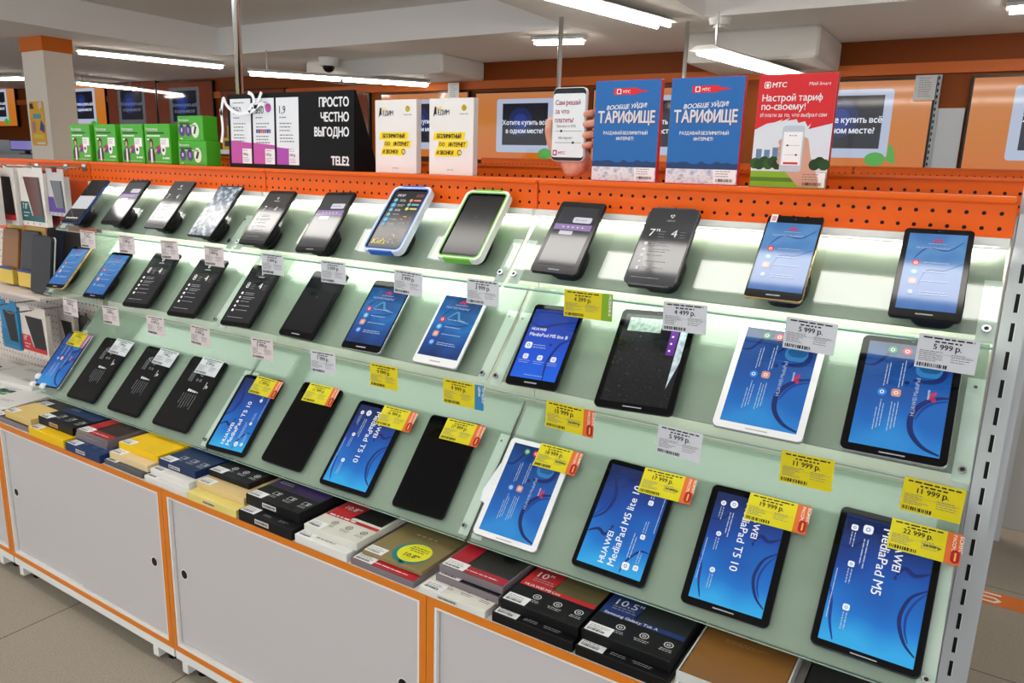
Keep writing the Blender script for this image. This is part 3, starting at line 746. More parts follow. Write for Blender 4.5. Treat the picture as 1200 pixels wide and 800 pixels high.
# ------------------------------------------------------------------ tablets: bodies
PLANE = {1: (1.42, T1), 2: (1.2425, T2), 3: (.9415, T3)}
TIER = {1: 'top', 2: 'middle', 3: 'bottom'}
def plane_mat(d, x, s, off, yaw): return Matrix.Translation((0, 0, d)) @ Matrix.Rotation(TH, 4, 'X') @ Matrix.Translation((x, s, off)) @ Matrix.Rotation(math.radians(yaw), 4, 'Z')
def tablet(row, i, w, h, x, s, yaw, th, body, face, bez, draw, label, edge=None, bumper=None, rad=None, chamfer=False, extra=None):
    """bez = (side, top, bottom) margins around the lit screen"""
    d, T = PLANE[row]
    t = thing('tablet', label, 'tablet', mat=plane_mat(d, x, s, -th, yaw))
    rad = rad or min(w, h)*.065
    pts = rr(w, h, rad) if not chamfer else [(-w/2+.014, -h/2), (w/2-.014, -h/2), (w/2, -h/2+.014), (w/2, h/2-.014), (w/2-.014, h/2), (-w/2+.014, h/2), (-w/2, h/2-.014), (-w/2, -h/2+.014)]
    mb = MB(); mb.prism(pts, 0, th-.0006, edge or body, .0015); mb.build('body', t)
    k = .985
    mb = MB(); mb.flat([(a*k, b*k) for a, b in pts], th-.0003, face); mb.build('front_glass', t)
    sw, sh = w-2*bez[0], h-bez[1]-bez[2]
    mb = MB(); draw(mb, sw, sh, 0.0); o = mb.build('screen', t); o.location = (0, (bez[2]-bez[1])/2, th)
    mb = MB(); mb.disc(0, h/2-bez[1]/2, .0022, th, M('#1a2440', .1), 10); mb.build('front_camera', t)
    if bez[2] > .012: mb = MB(); mb.rect(-.12*w, .12*w, -h/2+bez[2]*.42, -h/2+bez[2]*.58, th, PRG if face is not WHITEF else M('#b0b0b0')); mb.build('mark', t)
    if bumper:
        c1, c2 = bumper; o2 = rr(w+.009, h+.009, rad+.0045); i2 = rr(w-.004, h-.004, rad); n = len(o2)
        mb = MB()
        vs = [(a, b, -.004) for a, b in o2]+[(a, b, th+.003) for a, b in o2]+[(a, b, th+.003) for a, b in i2]+[(a, b, -.004) for a, b in i2]
        fs = []
        for r0 in range(4):
            r1 = (r0+1) % 4
            for j in range(n): fs.append((r0*n+j, r0*n+(j+1) % n, r1*n+(j+1) % n, r1*n+j))
        mb.add(vs, fs, c1); mb.build('bumper', t)
        mb = MB(); o3 = rr(w-.003, h-.003, rad); i3 = rr(w-.009, h-.009, rad*.8)
        vs = [(a, b, th+.0033) for a, b in o3]+[(a, b, th+.0033) for a, b in i3]
        mb.add(vs, [(j, (j+1) % n, n+(j+1) % n, n+j) for j in range(n)], c2)
        for e in (-1, 1): mb.box(-w*.32, w*.32, e*(h/2+.0045)-.002, e*(h/2+.0045)+.002, -.003, th+.0035, c2)
        mb.build('bumper_trim', t)
    if extra: extra(t, w, h, th)
    # the holder that carries a raised tablet
    gap = (d-T)*math.cos(TH)-th
    if gap > .004:
        hl = 'black holder under the %s tablet from the left on the %s tier' % (ORD[i], TIER[row])
        st = thing('tablet_holder', hl, 'holder', mat=plane_mat(T, x+.012, s, .0004, yaw))
        g = gap-.001-(.004 if bumper else 0)
        bw, bh = min(w*.80, .088), min(h*.42, .085)
        mb = MB(); mb.prism(rr(bw*.8, bh*.85, .02), 0, g*.45, BLACK, .002); mb.build('foot_pad', st)
        mb = MB(); mb.prism(rr(bw, bh, .03, n=7), g*.45+.0002, g, BLACK, .003); mb.build('mount', st)
    return t
WHITEF = M('#e9ebec', .08); BLK = M('#0c0d10', .35, spec=.22); SILV = M('#b9bdc2', .25, .8); GOLD = M('#c9ac78', .25, .8)
S = lambda **k: k
def film_tab(t, w, h, th):
    mb = MB(); mb.rect(-w*.44, -w*.32, h*.40, h*.5, th+.0006, PAPER); mb.rect(-w*.42, -w*.34, h*.42, h*.48, th+.0009, M('#d89a98')); mb.build('film_tab', t)
def corner_guards(t, w, h, th):
    for sx, sy in ((-1, -1), (-.2, -1), (-1, -.72)):
        mb = MB(); mb.bbox(sx*w/2-.012, sx*w/2+.014, sy*h/2-.008, sy*h/2+.014, .001, th+.006, M('#dfe5e2', .2), .004)
        mb.build('corner_guard', t)
def film_corner(t, w, h, th):
    mb = MB(); mb.prism([(-w*.6, -.02), (-w*.5, .05), (-w*.47, .05), (-w*.47, -.05), (-w*.57, -.045)], th-.003, th, M('#e3e8ea', .3)); mb.build('loose_film', t)
TB = [
 (1,0,.100,.186,.1444,-.162,2.5,.008,BLK,BLACKG,(.004,.006,.006),scr_phone,'black tablet with painted white reflection across its screen, %s',S(edge=M('#2b3f78',.3,.5))),
 (1,1,.102,.183,.3663,-.151,2.5,.008,BLK,BLACKG,(.005,.012,.012),scr_store,'black tablet with a pinkish shop page on screen, %s',{}),
 (1,2,.102,.186,.5959,-.1471,1.5,.008,BLK,M('#4a4e54',.12),(.003,.004,.004),lambda mb,w,h,z: scr_sheet(mb,w,h,z,SHEET,'7'),'tablet covered by a mid grey specification sheet, %s',{}),
 (1,3,.106,.190,.8227,-.1568,.5,.008,BLK,BLACKG,(.004,.005,.005),scr_film,'tablet under crumpled protective film with painted glints, %s',{}),
 (1,4,.104,.187,1.0493,-.1621,1.5,.009,BLK,BLACKG,(.006,.012,.012),lambda mb,w,h,z: scr_sheet(mb,w,h,z,SHEETD,'7'),'dark tablet with large white seven on its sheet, %s',{}),
 (1,5,.103,.197,1.2702,-.1595,3.5,.009,BLK,BLACKG,(.006,.012,.014),scr_store,'black tablet with a mauve band across its screen, %s',{}),
 (1,6,.112,.192,1.5009,-.1347,1.5,.010,M('#1d5fb8',.4),BLACKG,(.006,.008,.008),scr_kids,"children's tablet in a blue and white bumper, %s",S(bumper=(M('#d7e2ee',.4),M('#1f63c4',.4)),rad=.012)),
 (1,7,.114,.190,1.727,-.1344,.8,.010,M('#7ac03c',.4),BLACKG,(.008,.012,.012),scr_dim,"switched-off children's tablet in a green and white bumper, %s",S(bumper=(M('#e4ece0',.4),M('#6cc22c',.4)),rad=.012)),
 (1,8,.108,.191,1.9779,-.1463,-.5,.009,BLK,M('#1a1c20',.12),(.010,.016,.020),scr_store,'black tablet showing a white page with a violet bar, %s',{}),
 (1,9,.108,.196,2.188,-.1495,.6,.010,M('#26282b',.5),M('#43474c',.2),(.004,.005,.005),lambda mb,w,h,z: scr_sheet(mb,w,h,z,SHEET,'7"',word='URSUS'),'rugged grey tablet with cut-off corners, %s',S(chamfer=True)),
 (1,10,.1005,.189,2.4216,-.1502,0,.008,BLK,BLACKG,(.0035,.018,.018),scr_list,'gold-rimmed tablet with a blue crinkled list screen, %s',S(edge=GOLD,extra=film_tab)),
 (1,11,.104,.183,2.6579,-.1574,.8,.008,BLK,BLACKG,(.009,.012,.016),scr_list,'black-rimmed tablet with a pale blue list screen, %s',{}),
 (2,0,.104,.180,.0807,-.2243,4,.008,GOLD,BLACKG,(.003,.016,.016),scr_list,'small gold-rimmed tablet with a blue list screen, %s',S(edge=GOLD)),
 (2,1,.108,.181,.3183,-.2294,2.6,.008,BLK,BLACKG,(.005,.012,.014),scr_list,'small black tablet with a blue list screen, %s',{}),
 (2,2,.124,.204,.5485,-.2193,3.5,.009,BLK,BLACKG,(.006,.010,.012),lambda mb,w,h,z: scr_sheet(mb,w,h,z,SHEETD,'8'),'charcoal tablet with large eight and four on its sheet, %s',{}),
 (2,3,.123,.205,.7752,-.2193,2.7,.009,BLK,BLACKG,(.006,.010,.012),lambda mb,w,h,z: scr_sheet(mb,w,h,z,SHEETD,'8'),'charcoal tablet with a white eight on its sheet, %s',{}),
 (2,4,.118,.204,1.0119,-.215,3,.009,BLK,BLACKG,(.006,.012,.012),lambda mb,w,h,z: scr_sheet(mb,w,h,z,SHEETD,'8'),'charcoal tablet with figures 8 and 4, %s',{}),
 (2,5,.123,.206,1.2527,-.2105,.1,.009,BLK,BLACKG,(.007,.016,.018),scr_dim,'switched-off black tablet with dull reflections, %s',{}),
 (2,6,.126,.205,1.4787,-.2123,1.3,.008,SILV,BLACKG,(.005,.022,.020),lambda mb,w,h,z: scr_list(mb,w,h,z,WPD),'silver-edged tablet with black face and blue list, %s',S(edge=SILV)),
 (2,7,.127,.205,1.7058,-.2121,.5,.008,M('#e6e6e6',.3),WHITEF,(.007,.018,.022),lambda mb,w,h,z: scr_list(mb,w,h,z,WPD),'white-faced small tablet with blue list screen, %s',S(edge=SILV)),
 (2,8,.122,.204,1.9584,-.2161,2.2,.008,BLK,BLACKG,(.007,.014,.018),scr_lite8,'black tablet with upright blue advert and white icons, %s',{}),
 (2,9,.161,.230,2.1875,-.2093,3.4,.009,BLK,BLACKG,(.012,.012,.014),scr_scratch,'switched-off tablet in scratched film with purple sticker, %s',{}),
 (2,10,.160,.230,2.4299,-.2057,0,.008,SILV,WHITEF,(.013,.013,.015),scr_side,'big white-faced tablet with blue sideways screen, %s',S(edge=SILV)),
 (2,11,.160,.230,2.6449,-.199,.7,.008,SILV,BLACKG,(.013,.013,.015),scr_side,'big black-faced tablet with blue sideways screen, %s',S(edge=SILV)),
 (3,0,.150,.224,.0333,-.2642,4,.0072,BLK,BLACKG,(.008,.008,.008),scr_side,'blue-screened tablet with clear guards on its corner, %s',S(edge=SILV,extra=corner_guards)),
 (3,1,.160,.238,.2574,-.2609,1.5,.0072,BLK,BLACKG,(.008,.008,.008),scr_specs,'black tablet with printed specification film, %s',{}),
 (3,2,.164,.240,.4971,-.2569,.5,.0072,BLK,BLACKG,(.008,.008,.008),scr_specs,'black tablet with triangle and circle printed on its film, %s',{}),
 (3,3,.168,.242,.7381,-.2542,.5,.0072,BLK,BLACKG,(.006,.006,.006),scr_specs,'glossy black tablet with faint printed film and side sticker, %s',{}),
 (3,4,.160,.243,1.0010,-.2685,2.5,.0072,BLK,BLACKG,(.011,.012,.012),lambda mb,w,h,z: scr_promo(mb,w,h,z,'MediaPad T5 10',1,False),'black tablet with blue advert lettered upwards, %s',{}),
 (3,5,.152,.246,1.2264,-.2526,-.2,.0072,BLK,BLACKG,(.006,.006,.006),scr_off,'plain black switched-off tablet with yellow tag, %s',{}),
 (3,6,.166,.242,1.4573,-.2625,.7,.0072,BLK,BLACKG,(.011,.012,.012),lambda mb,w,h,z: scr_promo(mb,w,h,z,'MediaPad T5 10',-1,False),'black tablet with blue advert lettered downwards, %s',{}),
 (3,7,.152,.246,1.6887,-.2547,1.5,.0072,BLK,BLACKG,(.006,.006,.006),scr_off,'plain black switched-off tablet beside the glass joint, %s',{}),
 (3,8,.165,.241,1.9349,-.2604,.1,.0072,SILV,WHITEF,(.014,.013,.014),scr_side,'white-faced tablet with blue sideways icons, %s',S(edge=SILV,extra=film_corner)),
 (3,9,.162,.243,2.1809,-.2561,-.8,.0072,M('#23262c',.3),BLACKG,(.011,.012,.012),lambda mb,w,h,z: scr_promo(mb,w,h,z,'MediaPad M5 lite 10',1,True),'dark tablet with thin-lettered blue advert reading upwards, %s',{}),
 (3,10,.164,.243,2.4135,-.2547,.5,.0072,BLK,BLACKG,(.014,.014,.014),lambda mb,w,h,z: scr_promo(mb,w,h,z,'MediaPad T5 10',-1,False),'black tablet with bright blue advert and round icons, %s',{}),
 (3,11,.172,.2587,2.6537,-.2457,-.7,.0072,M('#3a3d44',.3,.5),BLACKG,(.012,.013,.013),lambda mb,w,h,z: scr_promo(mb,w,h,z,'MediaPad M5',-1,True),'largest tablet, deep blue advert with square icons, %s',{}),
]
for (row, i, w, h, x, s, yaw, th, body, face, bez, draw, lab, kw) in TB:
    place = '%s from left on %s tier' % (ORD[i], TIER[row])
    tablet(row, i, w, h, x, s, yaw, th, body, face, bez, draw, lab % place, **kw)

# ------------------------------------------------------------------ price tags
TW = M('#cdd0d6', .5); TP = M('#d8cdcd', .5); TY = M('#d6c70c', .5)
def price_tag(label, mat, w, h, card, price, strip=None, old=None, seed=1, group=None):
    """card drawn in local xy, origin at the top left corner, z towards the viewer"""
    t = thing('price_tag', label, 'price tag', group=group, mat=mat)
    mb = MB(); mb.box(0, w, -h, 0, 0, .0008, card); z = .0011
    cw = w
    mb.lines(w*.5, -h*.06, w*.86, 1, 1, h*.045, z, INK, seed, .05, 'C'); mb.lines(w*.5, -h*.16, w*.45, 1, 1, h*.045, z, INK, seed+1, .1, 'C')
    mb.text(price, w*.5, -h*.40, h*.22, z, INK, 'C', bold=.022)
    mb.lines(w*.05, -h*.47, w*.42, 6, h*.055, h*.02, z, GREYINK, seed+2, .5); mb.lines(w*.58, -h*.50, w*.36, 4, h*.07, h*.02, z, GREYINK, seed+3, .4)
    mb.rect(w*.04, w*.96, -h*.545, -h*.538, z, GREYINK)
    mb.bars(w*.04, -h*.95, w*.5, h*.11, z, INK, seed)
    if old:
        mb.text(old, w*.78, -h*.66, h*.13, z, INK, 'C', bold=.01); mb.rect(w*.62, w*.94, -h*.625, -h*.61, z+.0002, INK)
    mb.build('card', t)
    if strip:
        c, txt, badge = strip; sw = .024
        mb = MB(); mb.box(w, w+sw, -h*1.0, -h*.0, 0, .0007, M(c, .5))
        ws = txt.split('/')
        for q, s_ in enumerate(ws):
            sz = .0085 if len(s_) < 8 else .0072
            mb.text(s_, w+(.0155 if len(ws) == 1 else (.0195 if q == 0 else .0095)), -h*.06, sz, z, M('#f4e9e2', .5), 'L', bold=.015, rot=-90)
        if badge:
            mb.flat(rr(.0135, h*.42, .006, w+.0160, -h*.74), z+.0004, M('#a8101c', .5))
            mb.rect(w+.0148, w+.0176, -h*.88, -h*.62, z+.0007, M('#e8b84a', .4))
        mb.build('promo_strip', t)
    return t
OR = ('#d9682c', 'БОНУС/РАССРОЧКА', True)
R_ = random.Random(11)
H1 = [(.163, '2 199 р.'), (.386, '2 399 р.'), (.607, '2 499 р.'), (.817, '2 899 р.'), (1.063, '3 099 р.'), (1.290, '3 099 р.'), (1.537, '3 999 р.'), (1.751, '3 999 р.'), (2.0, '4 399 р.'), (2.217, '4 499 р.'), (2.447, '5 999 р.'), (2.656, '5 999 р.')]
for i, (x, p) in enumerate(H1):
    yel = i == 8
    lab = ('yellow price tag with green strip hanging from the top glass tier' if yel else
           'white price tag hanging from top glass tier under its %s tablet from left' % ORD[i])
    a = R_.uniform(-2.5, 2.5)
    price_tag(lab, upright(x, F1-.003, 1.2075 if i > 7 else 1.205, 0) @ Matrix.Rotation(math.radians(a), 4, 'Z'), .086, .056, TY if yel else (TP if i < 4 else TW), p,
              ('#79a81e', 'НОВИНКА', False) if yel else None, None, i+1, 'price tags under the top tier')
H2 = [(.133, '3 999 р.'), (.368, '3 999 р.'), (.605, '4 999 р.'), (.818, '4 999 р.'), (1.081, '5 499 р.'), (1.309, '7 999 р.'), (1.512, '9 999 р.'), (1.734, '9 999 р.'), (2.003, '15 999 р.'), (2.249, '5 999 р.'), (2.477, '11 999 р.'), (2.670, '11 999 р.')]
for i, (x, p) in enumerate(H2):
    yel = i in (6, 7, 8, 10, 11)
    st = {7: ('#2f7fae', 'ЛУЧШАЯ/ЦЕНА', False), 8: OR}.get(i)
    lab = {6: 'plain yellow price tag hanging below the silver-edged tablet of the middle tier', 7: 'yellow price tag with blue strip hanging from the middle tier',
           8: 'yellow price tag with orange strip hanging from the middle tier', 10: 'yellow price tag hanging below the big white-faced tablet',
           11: 'yellow price tag hanging below the big black-faced tablet'}.get(i, 'white price tag hanging from middle glass tier under its %s tablet from left' % ORD[i])
    a = R_.uniform(-2, 2)
    price_tag(lab, upright(x, F2-.003, .983, 0) @ Matrix.Rotation(math.radians(a), 4, 'Z'), .087, .057, TY if yel else (TP if i < 5 else TW), p, st, '16 999 р.' if i == 8 else None, i+20, 'price tags under the middle tier')
H3 = [(-.006, -.152, .085, TY, '8 999 р.', ('#b06a9a', 'НОВИНКА', False)), (.247, -.141, .100, TW, '7 999 р.', None), (.492, -.137, .098, TW, '7 999 р.', None), (.707, -.132, .100, TW, '8 999 р.', None),
      (.973, -.149, .085, TY, '11 999 р.', OR), (1.180, -.131, .088, TY, '11 999 р.', OR), (1.462, -.142, .087, TY, '16 999 р.', OR), (1.664, -.135, .088, TY, '17 999 р.', OR),
      (1.933, -.140, .082, TY, '18 999 р.', OR), (2.186, -.137, .088, TY, '17 999 р.', OR), (2.406, -.135, .090, TY, '19 999 р.', OR), (2.655, -.118, .088, TY, '22 999 р.', OR)]
for i, (x, s, w, card, p, st) in enumerate(H3):
    kind = 'white price tag' if card is TW else ('yellow price tag with mauve strip' if i == 0 else 'yellow price tag with orange strip')
    lab = '%s stuck on the %s tablet from left on bottom tier' % (kind, ORD[i])
    price_tag(lab, plane_mat(PLANE[3][0], x, s, .0028, R_.uniform(-1.5, 1.5)), w, .056, card, p, st, '24 999 р.' if i == 11 else ('19 999 р.' if i in (8, 9) else None), i+40, 'price tags stuck on the bottom tier tablets')
# small white sticker on the glossy film tablet

# ------------------------------------------------------------------ cover boxes on the cabinet tops
ZC = .5716
def sticker(w, d, seed, W=None, D=None):
    W = W or .05; D = D or .028
    mb = MB(); mb.box(-w/2+.004, -w/2+.004+W, -d/2+.003, -d/2+.003+D, 0, .0005, LABELP)
    mb.lines(-w/2+.008, -d/2+D-.003, W*.8, 3, .005, .0015, .0008, GREYINK, seed); mb.bars(-w/2+.008, -d/2+.006, W*.7, .006, .0008, INK, seed)
    return mb
def three_icons(mb, w, d, z, m, y=None, ring=False):
    y = -d/2+.045 if y is None else y
    for k in range(3):
        x = -w*.16+k*w*.27
        if ring:
            mb.ringf(x, y, .007, .009, z, m, 16); mb.ringf(x, y, .002, .004, z, m, 8)
        else:
            for a in ((-.012, .012, -.008, -.0065), (-.012, .012, .0065, .008), (-.012, -.0105, -.008, .008), (.0105, .012, -.008, .008)):
                mb.rect(x+a[0], x+a[1], y+a[2], y+a[3], z, m)
            mb.rect(x+.002, x+.007, y-.005, y+.005, z, m)
        mb.lines(x, y-.014, .03, 2, .005, .0016, z, m, k, .3, 'C')
def carton(label, x0, x1, yf, depth, z0, z1, col, art=None, stick=True, front=None, rot=0., cat='box', group='tablet cover boxes on the cabinets', seed=1, rough=.45, name='cover_box'):
    w = x1-x0; h = z1-z0
    t = thing(name, label, cat, ((x0+x1)/2, yf+depth/2, z0), group)
    t.rotation_euler.z = math.radians(rot)
    mb = MB(); mb.bbox(-w/2, w/2, -depth/2, depth/2, 0, h, M(col, rough, spec=.2), .0012); mb.build('carton', t)
    if art:
        mb = MB(); art(mb, w, depth, .0004); o = mb.build('print', t); o.location.z = h
    if stick: o = sticker(w, depth, seed).build('label_sticker', t); o.location.z = h+.0002
    if front:
        mb = MB(); mb.T = Matrix.Translation((-.01, -depth/2-.0004, h/2)) @ Matrix.Rotation(math.pi/2, 4, 'X')
        mb.rect(-.025, .025, -h*.22, h*.22, 0, M(front, .5)); mb.bars(-.022, -h*.12, .044, h*.24, .0003, INK, seed, 24); mb.build('barcode_strip', t)
    return t
def clear_pack(label, x0, x1, yf, depth, z0, z1, inner, band=None, rot=0., hole=None, seed=1, txt=None):
    """thin cover in a see-through pack"""
    w = x1-x0; h = z1-z0
    t = thing('cover_pack', label, 'cover pack', ((x0+x1)/2, yf+depth/2, z0), 'thin tablet covers in see-through packs'); t.rotation_euler.z = math.radians(rot)
    mb = MB(); mb.bbox(-w/2+.004, w/2-.004, -depth/2+.004, depth/2-.004, .001, h-.0015, M(inner, .3), .002); mb.build('cover', t)
    pm = M('#7b7276', .15)
    mb = MB(); e = .0025
    mb.box(-w/2, w/2, -depth/2, -depth/2+e, 0, h, pm); mb.box(-w/2, w/2, depth/2-e, depth/2, 0, h, pm); mb.box(-w/2, -w/2+e, -depth/2+e, depth/2-e, 0, h, pm); mb.box(w/2-e, w/2, -depth/2+e, depth/2-e, 0, h, pm)
    mb.build('pack_rim', t)
    mb = MB()
    if band:
        mb.rect(-w/2+.003, w/2-.003, -depth/2+.003, -depth/2+.030, 0, M(band, .35)); mb.rect(-w/2+.003, -w/2+.05, -depth/2+.03, depth/2-.003, 0, M(band, .35))
        mb.lines(-w*.2, -depth/2+.016, w*.6, 1, 1, .003, .0003, M('#f2d9d9'), seed, .1)
    if hole: mb.disc(hole[0], hole[1], hole[2], .0003, M('#070708', .3), 18)
    if mb.v: o = mb.build('card', t); o.location.z = h+.0003
    o = sticker(w, depth, seed, .055, .03).build('label_sticker', t); o.location.z = h+.0006
    return t
IC = M('#c9ccd0', .5); ICD = M('#33353a', .5)
def art_blackbox(accent, ac_y0=.0, ring=False, inch=None, line2=None, art_col=None):
    def f(mb, w, d, z):
        three_icons(mb, w, d, z, IC, ring=ring)
        mb.rect(-w/2+.002, w/2-.002, -d/2+.070, -d/2+.084, z, M(accent, .45))
        mb.rect(-w/2+.002, -w*.08, -d/2+.084, d/2-.07, z, M(accent, .45))
        mb.flat([(-w*.10, -d/2+.084), (w/2-.002, -d/2+.084), (w/2-.002, d/2-.004), (-w*.02, d/2-.004), (-w*.06, d/2-.08)], z, art_col or M('#35383a', .4))
        if inch: mb.text(inch, -w/2+.018, -d/2+.112, .030, z+.0003, PR, bold=.01)
        if line2: mb.text(line2, -w/2+.012, -d/2+.073, .0115, z+.0003, PR, bold=.01)
        mb.lines(-w/2+.018, -d/2+.106, .05, 2, .008, .0025, z+.0003, PRG, 3)
    return f
def art_icons(m=IC, ring=False):
    return lambda mb, w, d, z: three_icons(mb, w, d, z, m, ring=ring)
def art_plain_lines(m, y=.06): return lambda mb, w, d, z: mb.lines(-w*.2, -d/2+y, w*.5, 2, .01, .003, z, m, 4)

YEL = '#e8bd12'; GOLDB = '#d9bd76'; CREAM = '#dcc798'; NAVY = '#1d3563'
B0 = ZC
# left bay
clear_pack('grey see-through cover pack, lowest at the left end of the row of boxes', -.05, .205, -.392, .2, B0, .588, '#55504d', None, 0, None, 1)
carton('gold box lying on the grey pack at the left end', .036, .205, -.382, .10, .5885, .6135, GOLDB, None, True, None, 0, seed=2)
clear_pack('dark see-through cover pack with round black hole behind the gold box', .02, .215, -.275, .14, .5886, .606, '#2a2b2d', None, 0, (-.01, .025, .024), 3)
carton('bright yellow box nearest the front edge, left of the dark blue box', .224, .432, -.4, .20, B0, .600, YEL, None, True, None, 0, seed=4)
carton('black box with white icons on top of the bright yellow box', .222, .425, -.366, .22, .6003, .6265, '#141416', art_blackbox('#1d3358', art_col=M('#12305a', .4)), True, '#d9b48e', 0, seed=5)
carton('dark blue box with white strip, at the front edge under the red pack', .446, .632, -.402, .21, B0, .597, NAVY, art_icons(M('#6f86ad')), True, '#e2ded8', 0, seed=6)
for q in range(3):
    clear_pack(['lowest see-through pack in the stack on the dark blue box', 'middle see-through pack in the stack on the dark blue box', 'red-edged see-through pack topping the stack on the dark blue box'][q],
               .434+.002*q, .604+.002*q, -.364+.002*q, .22, .5973+.0097*q, .6068+.0097*q, '#3a2c2c', '#b01c26' if q == 2 else None, 0, (.03, .02, .020) if q == 2 else None, 7+q)
carton('flat grey box lowest of the stack with the wide yellow box', .64, .826, -.393, .21, B0, .5865, '#55565c', None, True, None, 0, seed=10)
carton('cream box in the middle of the stack under the wide yellow box', .645, .832, -.379, .20, .5868, .607, CREAM, None, True, None, 0, seed=11)
carton('wide yellow box on top of the cream box', .643, .836, -.348, .21, .6073, .6275, YEL, art_plain_lines(M('#b89410'), .1), True, None, 0, seed=12)
carton('flat white box at the front edge, lowest under the navy box', .838, 1.028, -.394, .20, B0, .587, '#d8d7d2', None, True, None, 0, seed=13)
carton('white box with dark dots between the flat white box and the navy box', .850, 1.022, -.382, .20, .5873, .606, '#e0dfda', lambda mb, w, d, z: [mb.disc(-w*.2+k*w*.3, -d/2+.03, .005, z, ICD, 10) for k in range(3)], True, None, 0, seed=14)
carton('navy box with white icons on two white boxes', .852, 1.016, -.357, .21, .6063, .6275, '#1b2f55', art_icons(IC), True, '#dcdad6', 0, seed=15)
# middle bay
carton('pale yellow box at the front edge under the long cream box', 1.040, 1.236, -.4, .21, B0, .593, '#e0cf78', None, False, '#d8cbb0', 0, seed=16)
carton('long cream box between the pale yellow box and the black-and-blue box', 1.036, 1.228, -.369, .20, .5933, .612, '#d6bd85', lambda mb, w, d, z: mb.rect(w*.3, w*.48, d/2-.05, d/2-.01, z, M('#2f6fb0')), True, None, 0, seed=17)
carton('black box with blue band on top of the long cream box', 1.030, 1.196, -.327, .19, .6123, .629, '#131316',
       lambda mb, w, d, z: (three_icons(mb, w, d, z, IC, ring=True), mb.rect(-w/2+.002, w/2-.002, d/2-.10, d/2-.07, z, M('#203a86')), mb.lines(-w*.2, d/2-.08, w*.6, 1, 1, .005, z+.0003, IC, 4, 0)), True, None, 0, seed=18)
carton('black box at the front edge under the black and purple box', 1.244, 1.436, -.399, .22, B0, .5995, '#121214', lambda mb, w, d, z: [mb.lines(-w*.1+k*w*.28, -d/2+.02, .03, 2, .005, .002, z, PRG, k) for k in range(2)], True, '#dedbd6', 0, seed=19)
carton('black and purple box with three white icons', 1.233, 1.427, -.366, .24, .5998, .627, '#141417', art_blackbox('#2c1e3e', art_col=M('#2f1f50', .4)), True, '#e0ddd8', 0, seed=20)
carton('white box at the front edge under the white and red box', 1.445, 1.612, -.398, .21, B0, .593, '#dfe0dc', art_plain_lines(GREYINK, .03), True, None, 0, seed=21)
carton('white box with red printed band and dark tablet picture', 1.452, 1.622, -.375, .25, .5933, .612, '#d5d6cc',
       lambda mb, w, d, z: (three_icons(mb, w, d, z, ICD, ring=True), mb.rect(-w/2+.002, w/2-.002, -d/2+.068, -d/2+.080, z, M('#b3242a')), mb.rect(-w/2+.002, -w*.06, -d/2+.08, -d/2+.165, z, M('#b3242a')),
                            mb.flat([(-w*.08, -d/2+.09), (w/2-.006, -d/2+.09), (w/2-.006, d/2-.03), (-w*.02, d/2-.03)], z+.0003, M('#17181a', .3)), mb.text('10.8"', -w/2+.02, -d/2+.115, .024, z+.0003, PR, bold=.01), mb.lines(-w/2+.012, -d/2+.077, w*.5, 1, 1, .005, z+.0003, PR, 2, 0)), True, None, 0, seed=22)
clear_pack('red-fronted see-through pack at the edge under the olive pack', 1.622, 1.803, -.394, .24, B0, .5865, '#1f1a1b', '#b4182a', 0, None, 23)
t = carton('olive cover pack with round yellow sticker', 1.632, 1.804, -.368, .20, .5878, .598, '#8a7d55', None, True, None, 0, seed=24, rough=.25)
mb = MB(); z = .0104+.0006
mb.disc(.018, -.048, .046, z, M('#1f7f86', .5), 28); mb.flat([(.012, -.085), (.03, -.092), (.022, -.105)], z, M('#1f7f86', .5)); mb.disc(.022, -.045, .040, z+.0003, M('#e2dc26', .5), 28)
mb.text('10.8"', .024, -.066, .020, z+.0006, M('#146a3c'), 'C', bold=.02); mb.lines(.024, -.022, .05, 3, .008, .003, z+.0006, M('#146a3c'), 3, .3, 'C'); mb.lines(-.03, .03, .06, 1, 1, .006, z, M('#b5ab84'), 5, 0)
mb.build('round_sticker', t)
# right bay
carton('thick white box at the front edge under the dark clear cases', 1.822, 1.990, -.399, .22, B0, .588, '#dcdcd4', art_icons(ICD, True), True, '#c9c7bc', 0, seed=25)
clear_pack('dark see-through pack on the thick white box', 1.838, 1.998, -.362, .22, .5888, .6035, '#26272b', None, 0, None, 26)
clear_pack('red-bordered see-through pack topping the dark clear pack', 1.838, 2.000, -.350, .21, .6048, .621, '#2c2c28', '#a5182a', 0, (.035, .0, .018), 27)
carton('black box at the front edge under the black and red ten-inch box', 2.004, 2.184, -.395, .22, B0, .5925, '#0f0f11', lambda mb, w, d, z: [mb.lines(-w*.05+k*w*.26, -d/2+.018, .04, 2, .005, .0016, z, PRG, k, .3, 'C') for k in range(2)], True, None, 0, seed=28)
carton('black and red cover box printed ten inch', 2.010, 2.184, -.375, .245, .5928, .614, '#111113', art_blackbox('#b3242a', ring=True, inch='10"', line2='HUAWEI M5 Lite', art_col=M('#5c5334', .4)), True, None, 0, seed=29)
carton('black box at the front edge under the black and blue box', 2.190, 2.368, -.395, .22, B0, .5925, '#0f0f11', lambda mb, w, d, z: [mb.lines(-w*.05+k*w*.26, -d/2+.018, .04, 2, .005, .0016, z, PRG, k, .3, 'C') for k in range(2)], True, None, 0, seed=30)
carton('black and blue cover box printed 10.5 inch', 2.190, 2.366, -.373, .245, .5928, .614, '#111113', art_blackbox('#1c3470', ring=True, inch='10.5"', line2='Samsung Galaxy Tab A', art_col=M('#22282a', .4)), True, None, 0, seed=31)
carton('white box under the brown cover in a clear pack', 2.378, 2.552, -.392, .23, B0, .588, '#d9dad6', None, True, None, 0, seed=32)
